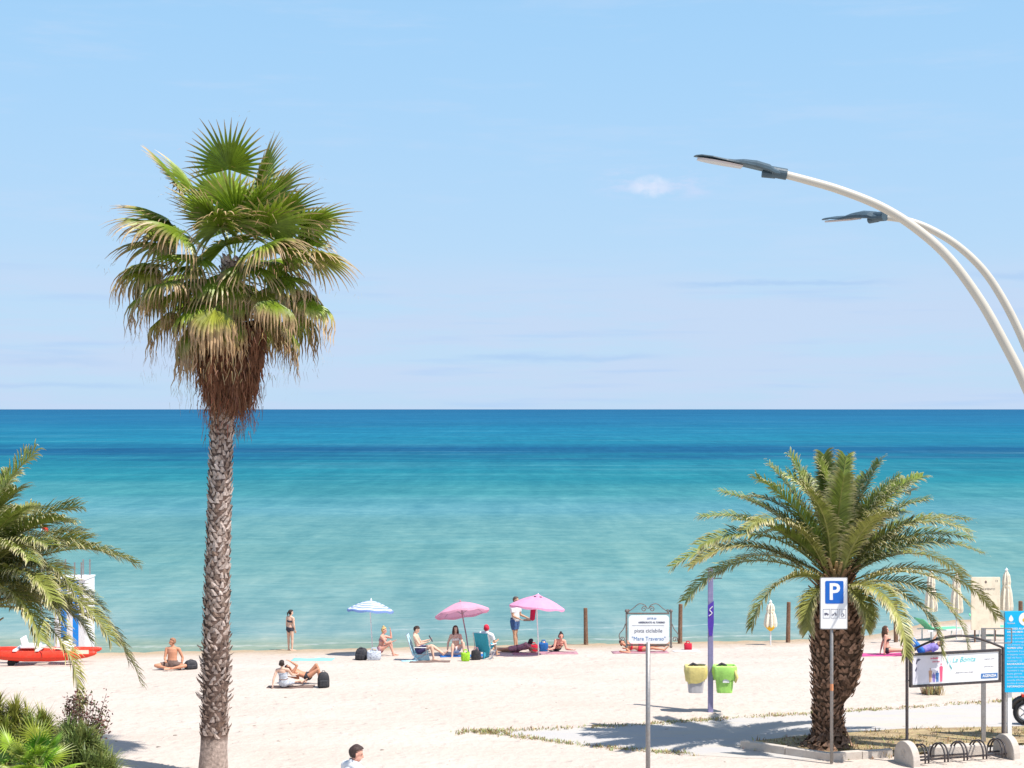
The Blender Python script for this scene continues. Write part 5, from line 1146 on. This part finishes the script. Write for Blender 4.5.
def person(loc, H, spine, fwd, arms, legs, skin, label, look=None, headup=None, female=False, clothes=(), hair='short', haircol=(.04, .025, .02), curl=.5, heavy=1.0, sink=.012, feet=None, seatz=None):
    """arms/legs: [picture of the body's left (side = +S), right] each (dir_upper, dir_lower); all in world axes"""
    k = H / 1.75; U_ = V3(spine).normalized(); Fd = V3(fwd); Fd = (Fd - U_ * Fd.dot(U_)).normalized(); S = U_.cross(Fd).normalized()   # S: body's left
    hw = .155 * (0.93 if female else 1) * k; sw = (.165 if female else .195) * k
    hip = V3((0, 0, 0)); waist = hip + U_ * .17 * k; chest = hip + U_ * .36 * k + Fd * .01; neck = hip + U_ * .50 * k
    hU = V3(headup).normalized() if headup else (U_ * .75 + UP * .25).normalized() if U_.z > .2 else U_
    hF = V3(look or fwd); hF = (hF - hU * hF.dot(hU)).normalized(); hS = hU.cross(hF).normalized()
    hc = neck + U_ * .05 * k + hU * .115 * k + hF * .02 * k
    mb = MB(); bones = []
    q = heavy
    seg_loft(mb, [hip - U_ * .05 * k, hip + U_ * .03 * k, waist, waist + U_ * .10 * k, chest, chest + U_ * .09 * k, neck - U_ * .01 * k],
             [(.15 * k * q * (1.04 if female else .98), .105 * k * q), (.158 * k * q * (1.05 if female else .97), .112 * k * q), (.125 * k * q * (.95 if female else 1.08), .092 * k * q), (.135 * k * q, .098 * k * q), (.155 * k, .108 * k), (.15 * k, .095 * k), (.075 * k, .06 * k)], S, 20)
    seg_loft(mb, [neck - U_ * .045 * k - S * sw * .9, neck - U_ * .015 * k, neck - U_ * .045 * k + S * sw * .9], [.052 * k, .062 * k, .052 * k], Fd)
    if female:
        for sg in (-1, 1): mb.ell(chest + U_ * .0 * k + Fd * .09 * k + S * sg * .075 * k, .058 * k, 12)
    seg_loft(mb, [neck - U_ * .02 * k, neck + U_ * .04 * k, hc - hU * .06 * k], [.056 * k, .05 * k, .052 * k], S)
    bones.append(('torso', hip - U_ * .05 * k, neck - U_ * .02 * k, .12 * k)); bones.append(('neck', neck, hc - hU * .08 * k, .05 * k))
    # head with jaw, nose, brow, lips and ears
    Hm = Matrix((hS, hF, hU)).transposed()
    mb.ell(hc + hU * .025 * k, (.074 * k, .092 * k, .092 * k), 20, rot=Hm); mb.ell(hc - hU * .045 * k + hF * .022 * k, (.054 * k, .066 * k, .066 * k), 18, rot=Hm)
    mb.ell(hc - hU * .088 * k + hF * .06 * k, (.022 * k, .02 * k, .018 * k), 10, rot=Hm)
    seg_loft(mb, [hc + hU * .012 * k + hF * .088 * k, hc - hU * .03 * k + hF * .105 * k], [.010 * k, .016 * k], hS, 8)
    seg_loft(mb, [hc - hS * .022 * k - hU * .058 * k + hF * .085 * k, hc + hS * .022 * k - hU * .058 * k + hF * .085 * k], [.010 * k, .010 * k], hU, 8)
    seg_loft(mb, [hc - hS * .04 * k + hU * .03 * k + hF * .078 * k, hc + hS * .04 * k + hU * .03 * k + hF * .078 * k], [.013 * k, .013 * k], hU, 8)
    for sg in (-1, 1): mb.ell(hc + hS * sg * .076 * k - hF * .005 * k - hU * .01 * k, (.010 * k, .02 * k, .032 * k), 10, rot=Hm)
    bones.append(('head', hc + hU * .03 * k, hc - hU * .04 * k, .08 * k))
    # arms
    pts_out = {}
    for (ua, la), sg, nm in zip(arms, (1, -1), ('L', 'R')):
        ua, la = V3(ua).normalized(), V3(la).normalized(); sh = neck - U_ * .05 * k + S * sg * sw; el = sh + ua * .29 * k; wr = el + la * .25 * k; ax = ua.cross(la)
        ax = ax.normalized() if ax.length > .05 else Fd
        seg_loft(mb, [sh, sh.lerp(el, .3), sh.lerp(el, .7), el], [.055 * k, .05 * k, .042 * k, .038 * k], ax); seg_loft(mb, [el, el.lerp(wr, .3), el.lerp(wr, .75), wr], [.038 * k, .040 * k, .030 * k, (.027 * k, .021 * k)], ax)
        bones += [('arm' + nm, sh, el, .045 * k), ('fore' + nm, el, wr, .035 * k)]
        # hand: palm, four curled fingers of unequal length and a side thumb
        pn = ax.cross(la).normalized()               # palm normal
        fs = la.cross(pn).normalized()
        seg_loft(mb, [wr, wr + la * .05 * k, wr + la * .085 * k], [(.026 * k, .017 * k), (.040 * k, .015 * k), (.040 * k, .013 * k)], fs, 12)
        for i, fl in enumerate((.068, .078, .073, .058)):
            o_ = wr + la * .085 * k + fs * (.031 - .0205 * i) * k; d = la.copy(); P_ = [o_ - la * .02 * k, o_]
            for j, f in enumerate((.45, .32, .23)): d = rot_toward(d, pn, curl * (.5 + .4 * j)); P_.append(P_[-1] + d * fl * f * k)
            seg_loft(mb, P_, [.0095 * k, .0095 * k, .009 * k, .0085 * k, .0075 * k], fs, 8)
        o_ = wr + la * .025 * k + fs * .024 * k; d = (la * .6 + fs * .7 + pn * .25).normalized(); d2 = (la * .9 + fs * .3 + pn * .3).normalized(); seg_loft(mb, [o_, o_ + d * .035 * k, o_ + d * .035 * k + d2 * .032 * k], [.013 * k, .0115 * k, .009 * k], pn, 8)
        bones.append(('hand' + nm, wr, wr + la * .15 * k, .02 * k)); pts_out['hand' + nm] = wr + la * .09 * k
    for idx, ((ul, ll), sg, nm) in enumerate(zip(legs, (1, -1), ('L', 'R'))):
        ul, ll = V3(ul).normalized(), V3(ll).normalized(); h0 = hip + S * sg * .085 * k - U_ * .03 * k; kn = h0 + ul * .43 * k; an = kn + ll * .41 * k; ax = S
        seg_loft(mb, [h0, h0.lerp(kn, .25), h0.lerp(kn, .6), kn], [.088 * k * q, .085 * k * q, .068 * k, .053 * k], ax); seg_loft(mb, [kn, kn.lerp(an, .28), kn.lerp(an, .7), an], [.052 * k, .056 * k, .038 * k, .033 * k], ax)
        fd = feet[idx] if feet else None
        if fd is None:
            c_ = ul.cross(ll); fd = V3(fwd) * .9 + ll * .35 if abs(ll.z) > .6 else (UP * .5 + V3((ll.x, ll.y, 0)) * .5)
        fd = V3(fd).normalized(); heel = an + ll * .035 * k - fd * .03 * k; seg_loft(mb, [heel, an + ll * .04 * k + fd * .07 * k, an + ll * .05 * k + fd * .15 * k, an + ll * .055 * k + fd * .20 * k], [(.032 * k, .032 * k), (.038 * k, .028 * k), (.044 * k, .02 * k), (.038 * k, .014 * k)], fd.cross(ll) if fd.cross(ll).length > .1 else S, 12)
        for j in range(5): o_ = an + ll * .058 * k + fd * (.195 - .006 * j) * k + fd.cross(ll).normalized() * sg * (-.028 + .0155 * j) * k; mb.ell(o_, (.012 - .0012 * j) * k, 8)
        bones += [('thigh' + nm, h0, kn, .07 * k), ('shin' + nm, kn, an, .045 * k), ('foot' + nm, an + ll * .03 * k, an + ll * .05 * k + fd * .2 * k, .03 * k)]
    raw = mb.build('person', skin, fix=True); md = raw.modifiers.new('r', 'REMESH'); md.mode = 'VOXEL'; md.voxel_size = .0085 * max(k, .8); md.use_smooth_shade = True; sm = raw.modifiers.new('s', 'SMOOTH'); sm.iterations = 4; sm.factor = .5
    dg = bpy.context.evaluated_depsgraph_get(); me = bpy.data.meshes.new_from_object(raw.evaluated_get(dg)); old = raw.data; raw.modifiers.clear(); raw.data = me; bpy.data.meshes.remove(old)
    me.materials.clear(); me.materials.append(skin)
    nvx = len(me.vertices); co = np.empty(nvx * 3); me.vertices.foreach_get('co', co); co = co.reshape(-1, 3); no = np.empty(nvx * 3); me.vertices.foreach_get('normal', no); no = no.reshape(-1, 3)
    best = np.full(nvx, 1e9); lab = np.zeros(nvx, int); tt = np.zeros(nvx)
    for i, (nm, a, b, r) in enumerate(bones):
        a = np.array(a); b = np.array(b); ab = b - a; u = np.clip(((co - a) @ ab) / (ab @ ab), 0, 1); dd = np.linalg.norm(co - (a + u[:, None] * ab), axis=1) - r
        m_ = dd < best; best[m_] = dd[m_]; lab[m_] = i; tt[m_] = u[m_]
    names = [b[0] for b in bones]; lower = co[:, 2].min()
    polys = [tuple(p.vertices) for p in me.polygons]
    root = raw; z0 = (seatz if seatz is not None else 0)
    raw.location = V3(loc) + V3((0, 0, z0 - lower - sink)) if seatz is None else V3(loc) + V3((0, 0, seatz - min(co[np.array([names[l] == 'torso' for l in lab])][:, 2])))
    def cover(nm, mask, off, m, rough=0.0, thick=.006):
        idx = {}; vv = []; ff = []
        for p in polys:
            if all(mask[i] for i in p):
                f_ = []
                for i in p:
                    if i not in idx:
                        idx[i] = len(vv); o_ = off(i) if callable(off) else off
                        vv.append(co[i] + no[i] * (o_ + rough * noise.noise(V3(co[i] * 14)) * 1.0))
                    f_.append(idx[i])
                ff.append(f_)
        if not ff: return None
        me_ = bpy.data.meshes.new(nm); me_.from_pydata([tuple(v) for v in vv], [], ff); me_.materials.append(m); me_.polygons.foreach_set('use_smooth', [True] * len(ff)); o = bpy.data.objects.new(nm, me_); C.objects.link(o); o.parent = root
        s_ = o.modifiers.new('t', 'SOLIDIFY'); s_.thickness = thick; s_.offset = 1; return o
    def rng(*specs):
        m_ = np.zeros(nvx, bool)
        for nm, a, b in specs:
            for i, q_ in enumerate(names):
                if q_ == nm or (q_[:-1] == nm and q_[-1] in 'LR'): m_ |= (lab == i) & (tt >= a) & (tt <= b)
        return m_
    for nm, specs, m, off in clothes: cover(nm, rng(*specs), off, m, rough=.006)
    # hair
    hl = (co - np.array(hc)) @ np.array(Matrix((hS, hF, hU))).T / k        # local x side, y front, z up
    isH = np.array([names[l] in ('head', 'neck') for l in lab])
    hm = mat('hair', haircol, .55, .3, 40, .6, 90, spec=.3)
    if hair != 'bald':
        msk = isH & ((hl[:, 2] > .050 + .38 * np.clip(hl[:, 1], -.02, 1)) | ((hl[:, 1] < -.005) & (hl[:, 2] > -.06 - (.02 if hair != 'short' else 0))))
        vol = {'short': .012, 'long': .022, 'bun': .014, 'cap': .012, 'pony': .016}[hair]
        cover('red_cap' if hair == 'cap' else 'hair', msk, (vol + .004) * k, M['redcloth'] if hair == 'cap' else hm, rough=.012 if hair != 'cap' else 0, thick=.004)
        mb = MB(); back = -hF
        if hair == 'long':
            for i in range(16):
                a = R(-115 + 230 * i / 15); o_ = hc + hU * .03 * k + (hS * math.sin(a) * .078 + back * math.cos(a) * .09) * k; dn = -UP if U_.z > .3 else -U_
                seg_loft(mb, [o_, o_ + dn * .13 * k + (o_ - hc) * .25, o_ + dn * .26 * k + (o_ - hc) * .2, o_ + dn * (.34 + .03 * math.sin(i * 5)) * k], [.024 * k, .028 * k, .022 * k, .01 * k], hS, 8)
            mb.build('hair_length', hm, root, smooth=True)
        if hair == 'bun': mb.ell(hc + hU * .13 * k + back * .03 * k, (.045 * k, .045 * k, .05 * k), 12); mb.build('hair_bun', hm, root, smooth=True)
        if hair == 'pony': seg_loft(mb, [hc + back * .09 * k + hU * .03 * k, hc + back * .15 * k, hc + back * .14 * k - UP * .14 * k], [.03 * k, .035 * k, .012 * k], hS, 10); mb.build('ponytail', hm, root, smooth=True)
        if hair == 'cap':
            mb.tube([hc + hU * .065 * k + hF * .07 * k, hc + hU * .055 * k + hF * .17 * k], [(.07 * k, .008), (.055 * k, .006)], 12); mb.build('cap_visor', M['redcloth'], root)
    eyem = M['dark']
    for sg in (-1, 1): mb = MB(); mb.ell(hc + hS * sg * .031 * k + hU * .008 * k + hF * .082 * k, (.012 * k, .006 * k, .007 * k), 10, rot=Hm); mb.build('eye', eyem, root)
    tag(root, label, 'person')
    return root, {n_: root.location + p for n_, p in pts_out.items()}
def skin(n, c): return mat('skin ' + n, c, .5, .08, 10, .15, 60, spec=.35)
SK1, SK2, SK3, SK4 = skin('tanned', (.58, .27, .16)), skin('fair', (.72, .46, .34)), skin('olive', (.52, .30, .19)), skin('rosy', (.68, .34, .25))
BOT = lambda m: ('swim_briefs', [('torso', 0, .22), ('thigh', 0, .14)], m, .008)
TOP = lambda m: ('bikini_top', [('torso', .60, .76)], m, .008)
SHORTS = lambda m: ('shorts', [('torso', 0, .30), ('thigh', 0, .62)], m, .016)
SHIRT = lambda m: ('shirt', [('torso', .05, 1.0), ('arm', 0, .62)], m, .016)
dn = (0, 0, -1)
# cross-legged man
person(gp(172, 669), 1.78, (.03, .12, 1), (-.15, -1, 0), [((.42, .12, -1), (-.1, -.45, -1)), ((-.15, -.25, -1), (.3, -.9, -.25))], [((.95, -.55, .02), (-.85, -.40, -.12)), ((-.95, -.55, .02), (.85, -.35, -.12))],
       SK1, 'bare-chested tanned man sitting cross-legged left of the tall palm trunk', look=(-1, -.45, 0), clothes=[SHORTS(M['darkmat'])], hair='short', haircol=(.34, .17, .10), heavy=1.08, feet=[(-.8, -.6, .1), (.8, -.6, .1)])
# bather standing at the water
P = gp(290, 650.5)
person(P, 1.46, (.03, -.04, 1), (.55, .8, 0), [((-.12, .12, -1), (.05, .35, -1)), ((.12, -.05, -1), (.12, .35, -1))], [((.0, .06, -1), (.02, -.03, -1)), ((.07, .04, -1), (-.02, -.04, -1))],
       SK2, 'bather in a dark bikini standing with back turned at the water edge', look=(.8, .5, -.25), female=True, clothes=[BOT(M['dark']), TOP(M['dark'])], hair='pony', feet=[(.55, .8, 0), (.7, .6, 0)])
# couple on the dark towel
P = gp(284, 688)
person(P, 1.45, (-.10, -.22, 1), (.15, 1, 0), [((-.35, -.35, -1), (-.15, -.25, -1)), ((.35, .5, -.6), (.4, .75, -.1))], [((.75, .9, .12), (.8, -.2, -.12)), ((1, .45, .1), (.5, .85, -.2))],
       SK2, 'person with short dark hair sitting with back turned on the dark towel', clothes=[('swim_top', [('torso', .35, .8)], M['pattern'], .012), SHORTS(M['pattern'])], hair='short')
P = gp(304, 686) + V3((.05, .35, 0))
person(P, 1.6, (-1, .1, .30), (-.2, -.1, 1), [((.2, -.2, -.5), (-1, .1, .15)), ((.5, .1, .85), (-.8, .1, .45))], [((.62, -.15, .9), (.42, 0, -1)), ((.85, -.1, .6), (.15, .1, -1))],
       SK1, 'sunbather lying with raised knees left of the upright black backpack', look=(-.3, -.5, 1), clothes=[BOT(M['black'])], hair='short')
# blond bather
P = gp(380.5, 656)
person(P, 1.62, (.16, .05, 1), (1, -.15, 0), [((.8, .2, -.2), (-.1, 0, 1)), ((.55, -.1, -.75), (.75, 0, .2))], [((.8, .15, .62), (.25, 0, -1)), ((.85, -.1, .5), (.35, -.05, -1))],
       SK4, 'blond bather sitting with knees bent beside the blue and white umbrella', female=True, clothes=[BOT(M['mauve']), TOP(M['mauve'])], hair='bun', haircol=(.55, .38, .16), feet=[(1, 0, -.1), (1, -.1, -.1)])
# reading man in low chair
P = gp(421, 660.5); chair(P, R(-5), M['paleblue'], 'low pale blue beach chair under the reading man', low=.24)
_, hp = person(P + V3((-.06, 0, 0)), 1.76, (-.30, .03, 1), (1, -.06, 0), [((.55, .1, -.85), (.9, .0, .28)), ((.55, -.12, -.85), (.92, 0, .22))], [((1, .15, .25), (.85, .05, -.60)), ((1, -.12, .38), (.18, -.03, -1))],
       SK2, 'dark-haired man in dark shorts reading in the pale blue beach chair', look=(1, -.15, -.7), headup=(.5, 0, 1), clothes=[SHORTS(M['navy'])], hair='short', feet=[(.7, 0, .7), (1, 0, -.05)], seatz=.22)
mb = MB(); mb.box((0, 0, 0), (.02, .17, .22), rot=Matrix.Rotation(R(-30), 3, 'Y')); o = mb.build('book', M['dark']); o.location = (hp['handL'] + hp['handR']) / 2 + V3((.02, 0, .06)); tag(o, 'small dark book held by the man in the pale blue chair', 'book')
towel(409.5, 661, .5, .4, .3, M['paleblue'], 'pale blue towel bunched behind the reading man\'s chair')
# long dark haired woman
P = gp(456, 656)
person(P, 1.64, (-.04, .14, 1), (.15, -1, 0), [((.25, -.7, -.6), (.0, -.75, .05)), ((-.4, .1, -1), (-.05, -.15, -1))], [((.45, -.75, .62), (.1, -.25, -1)), ((-.05, -.9, .5), (-.05, -.25, -1))],
       SK2, 'woman with long dark hair sitting with raised knees under the pink tilted umbrella', look=(.3, -1, -.2), female=True, clothes=[BOT(M['whitecloth']), TOP(M['whitecloth'])], hair='long', haircol=(.07, .025, .02), feet=[(.1, -1, 0), (0, -1, 0)])
# red-capped person in teal chair seen from behind
P = gp(486, 658); chair(P, R(68), M['teal'], 'low teal beach chair seen from behind with the red-capped person', low=.25)
person(P + V3((.0, .02, 0)), 1.66, (.03, -.2, 1), (.35, .95, 0), [((-.2, .45, -.85), (.25, .95, .05)), ((.35, .35, -.85), (.3, .95, .05))], [((.2, 1, .3), (.1, .3, -1)), ((.5, .9, .3), (.25, .3, -1))],
       SK3, 'person in a red cap and white shirt sitting in the teal chair', look=(-.2, 1, -.1), clothes=[SHIRT(M['whitecloth']), SHORTS(M['teal'])], hair='cap', seatz=.22, feet=[(.3, 1, 0), (.4, 1, 0)])
# standing man
P = gp(516.5, 651.5)
P = gp(515, 648.5)
_, hp = person(P, 1.86, (.02, .0, 1), (.8, -.6, 0), [((.18, .12, -1), (.9, -.15, -.35)), ((.15, -.15, -1), (.9, -.35, -.35))], [((-.06, -.04, -1), (.10, .0, -1)), ((.09, .04, -1), (.05, .02, -1))],
       SK3, 'man in white shirt and blue shorts standing beside the pink umbrella', look=(.8, -.6, -.3), clothes=[SHIRT(M['whitecloth']), SHORTS(M['denim'])], hair='short', haircol=(.12, .09, .08), heavy=1.08, feet=[(.85, -.5, 0), (.7, -.7, 0)])
mb = MB(); mb.box((0, 0, 0), (.26, .12, .07)); mb.ell((.04, 0, .04), (.1, .05, .03), 10); o = bevel(mb.build('sandal_pair', M['darkmat']), .015); o.location = (hp['handL'] + hp['handR']) / 2 + V3((.04, -.02, -.02)); tag(o, 'brown sandals held in front by the standing man', 'sandals')
# dark-haired person in mauve lying in front of the standing man
P = gp(517, 652.5)
person(P, 1.5, (.9, -.25, .30), (.35, -.55, -.75), [((.35, -.7, -.5), (.7, -.5, -.1)), ((.5, .4, -.5), (.8, -.2, -.1))], [((-1, .1, -.12), (-.8, .35, -.05)), ((-1, .25, -.12), (-.9, .1, -.05))],
       SK3, 'person in a mauve shirt propped up in front of the standing man', look=(.6, .8, -.1), headup=(.25, 0, 1), clothes=[SHIRT(M['mauve']), SHORTS(M['mauve'])], hair='pony', haircol=(.03, .02, .03))
# prone woman with bun
P = gp(557, 652) + V3((0, .25, 0))
person(P, 1.65, (.25, -.75, .62), (.05, -.6, -.75), [((.25, -.35, -1), (.8, -.6, -.05)), ((-.25, -.35, -1), (-.55, -.7, -.05))], [((-.55, .85, -.12), (-.5, .9, -.05)), ((-.3, 1, -.12), (-.35, .9, -.05))],
       SK4, 'woman with a dark hair bun lying propped on her elbows beside the blue bag', look=(.1, -1, -.05), headup=(0, .05, 1), female=True, clothes=[BOT(M['dark']), TOP(M['dark'])], hair='bun', haircol=(.03, .02, .02))
# sunbather behind the notice board
P = gp(640, 652) + V3((0, .1, 0))
person(P, 1.66, (-1, -.05, .12), (-.1, -.75, .65), [((.5, -.3, -.6), (-.9, -.4, .0)), ((.2, -.8, -.2), (-.9, -.3, .15))], [((1, .05, -.03), (1, -.05, -.03)), ((1, -.15, .12), (.9, .1, -.15))],
       SK1, 'tanned sunbather lying on one side behind the lettered notice board', look=(-.1, -1, .2), headup=(-.7, 0, .7), female=True, clothes=[BOT(M['redcloth']), TOP(M['redcloth'])], hair='short', haircol=(.12, .04, .03))
# woman right of stocky palm
P = gp(887, 655)
person(P, 1.66, (-.10, .05, 1), (1, -.2, 0), [((-.35, .2, -1), (-.2, .1, -1)), ((-.2, -.2, -1), (-.05, -.1, -1))], [((1, -.1, -.02), (1, -.05, -.08)), ((1, -.25, .02), (1, -.1, -.12))],
       SK4, 'woman in a black bikini sitting with straight legs right of the stocky palm', look=(1, -.3, .1), female=True, clothes=[BOT(M['black']), TOP(M['black'])], hair='long', haircol=(.1, .05, .03))
# person lying behind the frame
P = gp(923, 656) + V3((0, .15, 0))
person(P, 1.66, (1, .05, .22), (-.2, -.1, 1), [((-.4, .2, -.3), (-.9, 0, .2)), ((-.1, -.5, .5), (.6, .1, .8))], [((-.72, 0, .72), (-.1, 0, -1)), ((-.6, -.1, .8), (-.62, 0, -.8))],
       SK3, 'person in lilac shirt lying with bent knees behind the advertising frame', look=(-.2, -.3, 1), clothes=[SHIRT(M['lilac']), ('trousers', [('torso', 0, .28), ('thigh', 0, 1), ('shin', 0, .9)], M['bluecloth'], .014)], hair='short')
# youth on the promenade, head and shoulders in view
d = 22.0; P = atd(352, 760, d); P.z = 1.75
zt = H0 - (744.5 - HOR) / F * d; Hn = (zt - P.z) * 1.0
person(P, Hn * 1.02, (.03, .0, 1), (.75, .55, 0), [((.0, .1, -1), (.1, .2, -1)), ((.15, 0, -1), (.15, .15, -1))], [((0, 0, -1), (0, -.03, -1)), ((.05, .06, -1), (0, -.05, -1))],
       SK4, 'dark-haired youth in a white shirt at the bottom edge of the view', look=(.9, .15, -.25), headup=(.22, .05, 1), clothes=[SHIRT(M['whitecloth']), ('trousers', [('torso', 0, .25), ('thigh', 0, 1), ('shin', 0, .9)], M['dark'], .016)], hair='short', haircol=(.06, .035, .03), feet=[(.8, .6, 0), (.8, .6, 0)])
#P3END
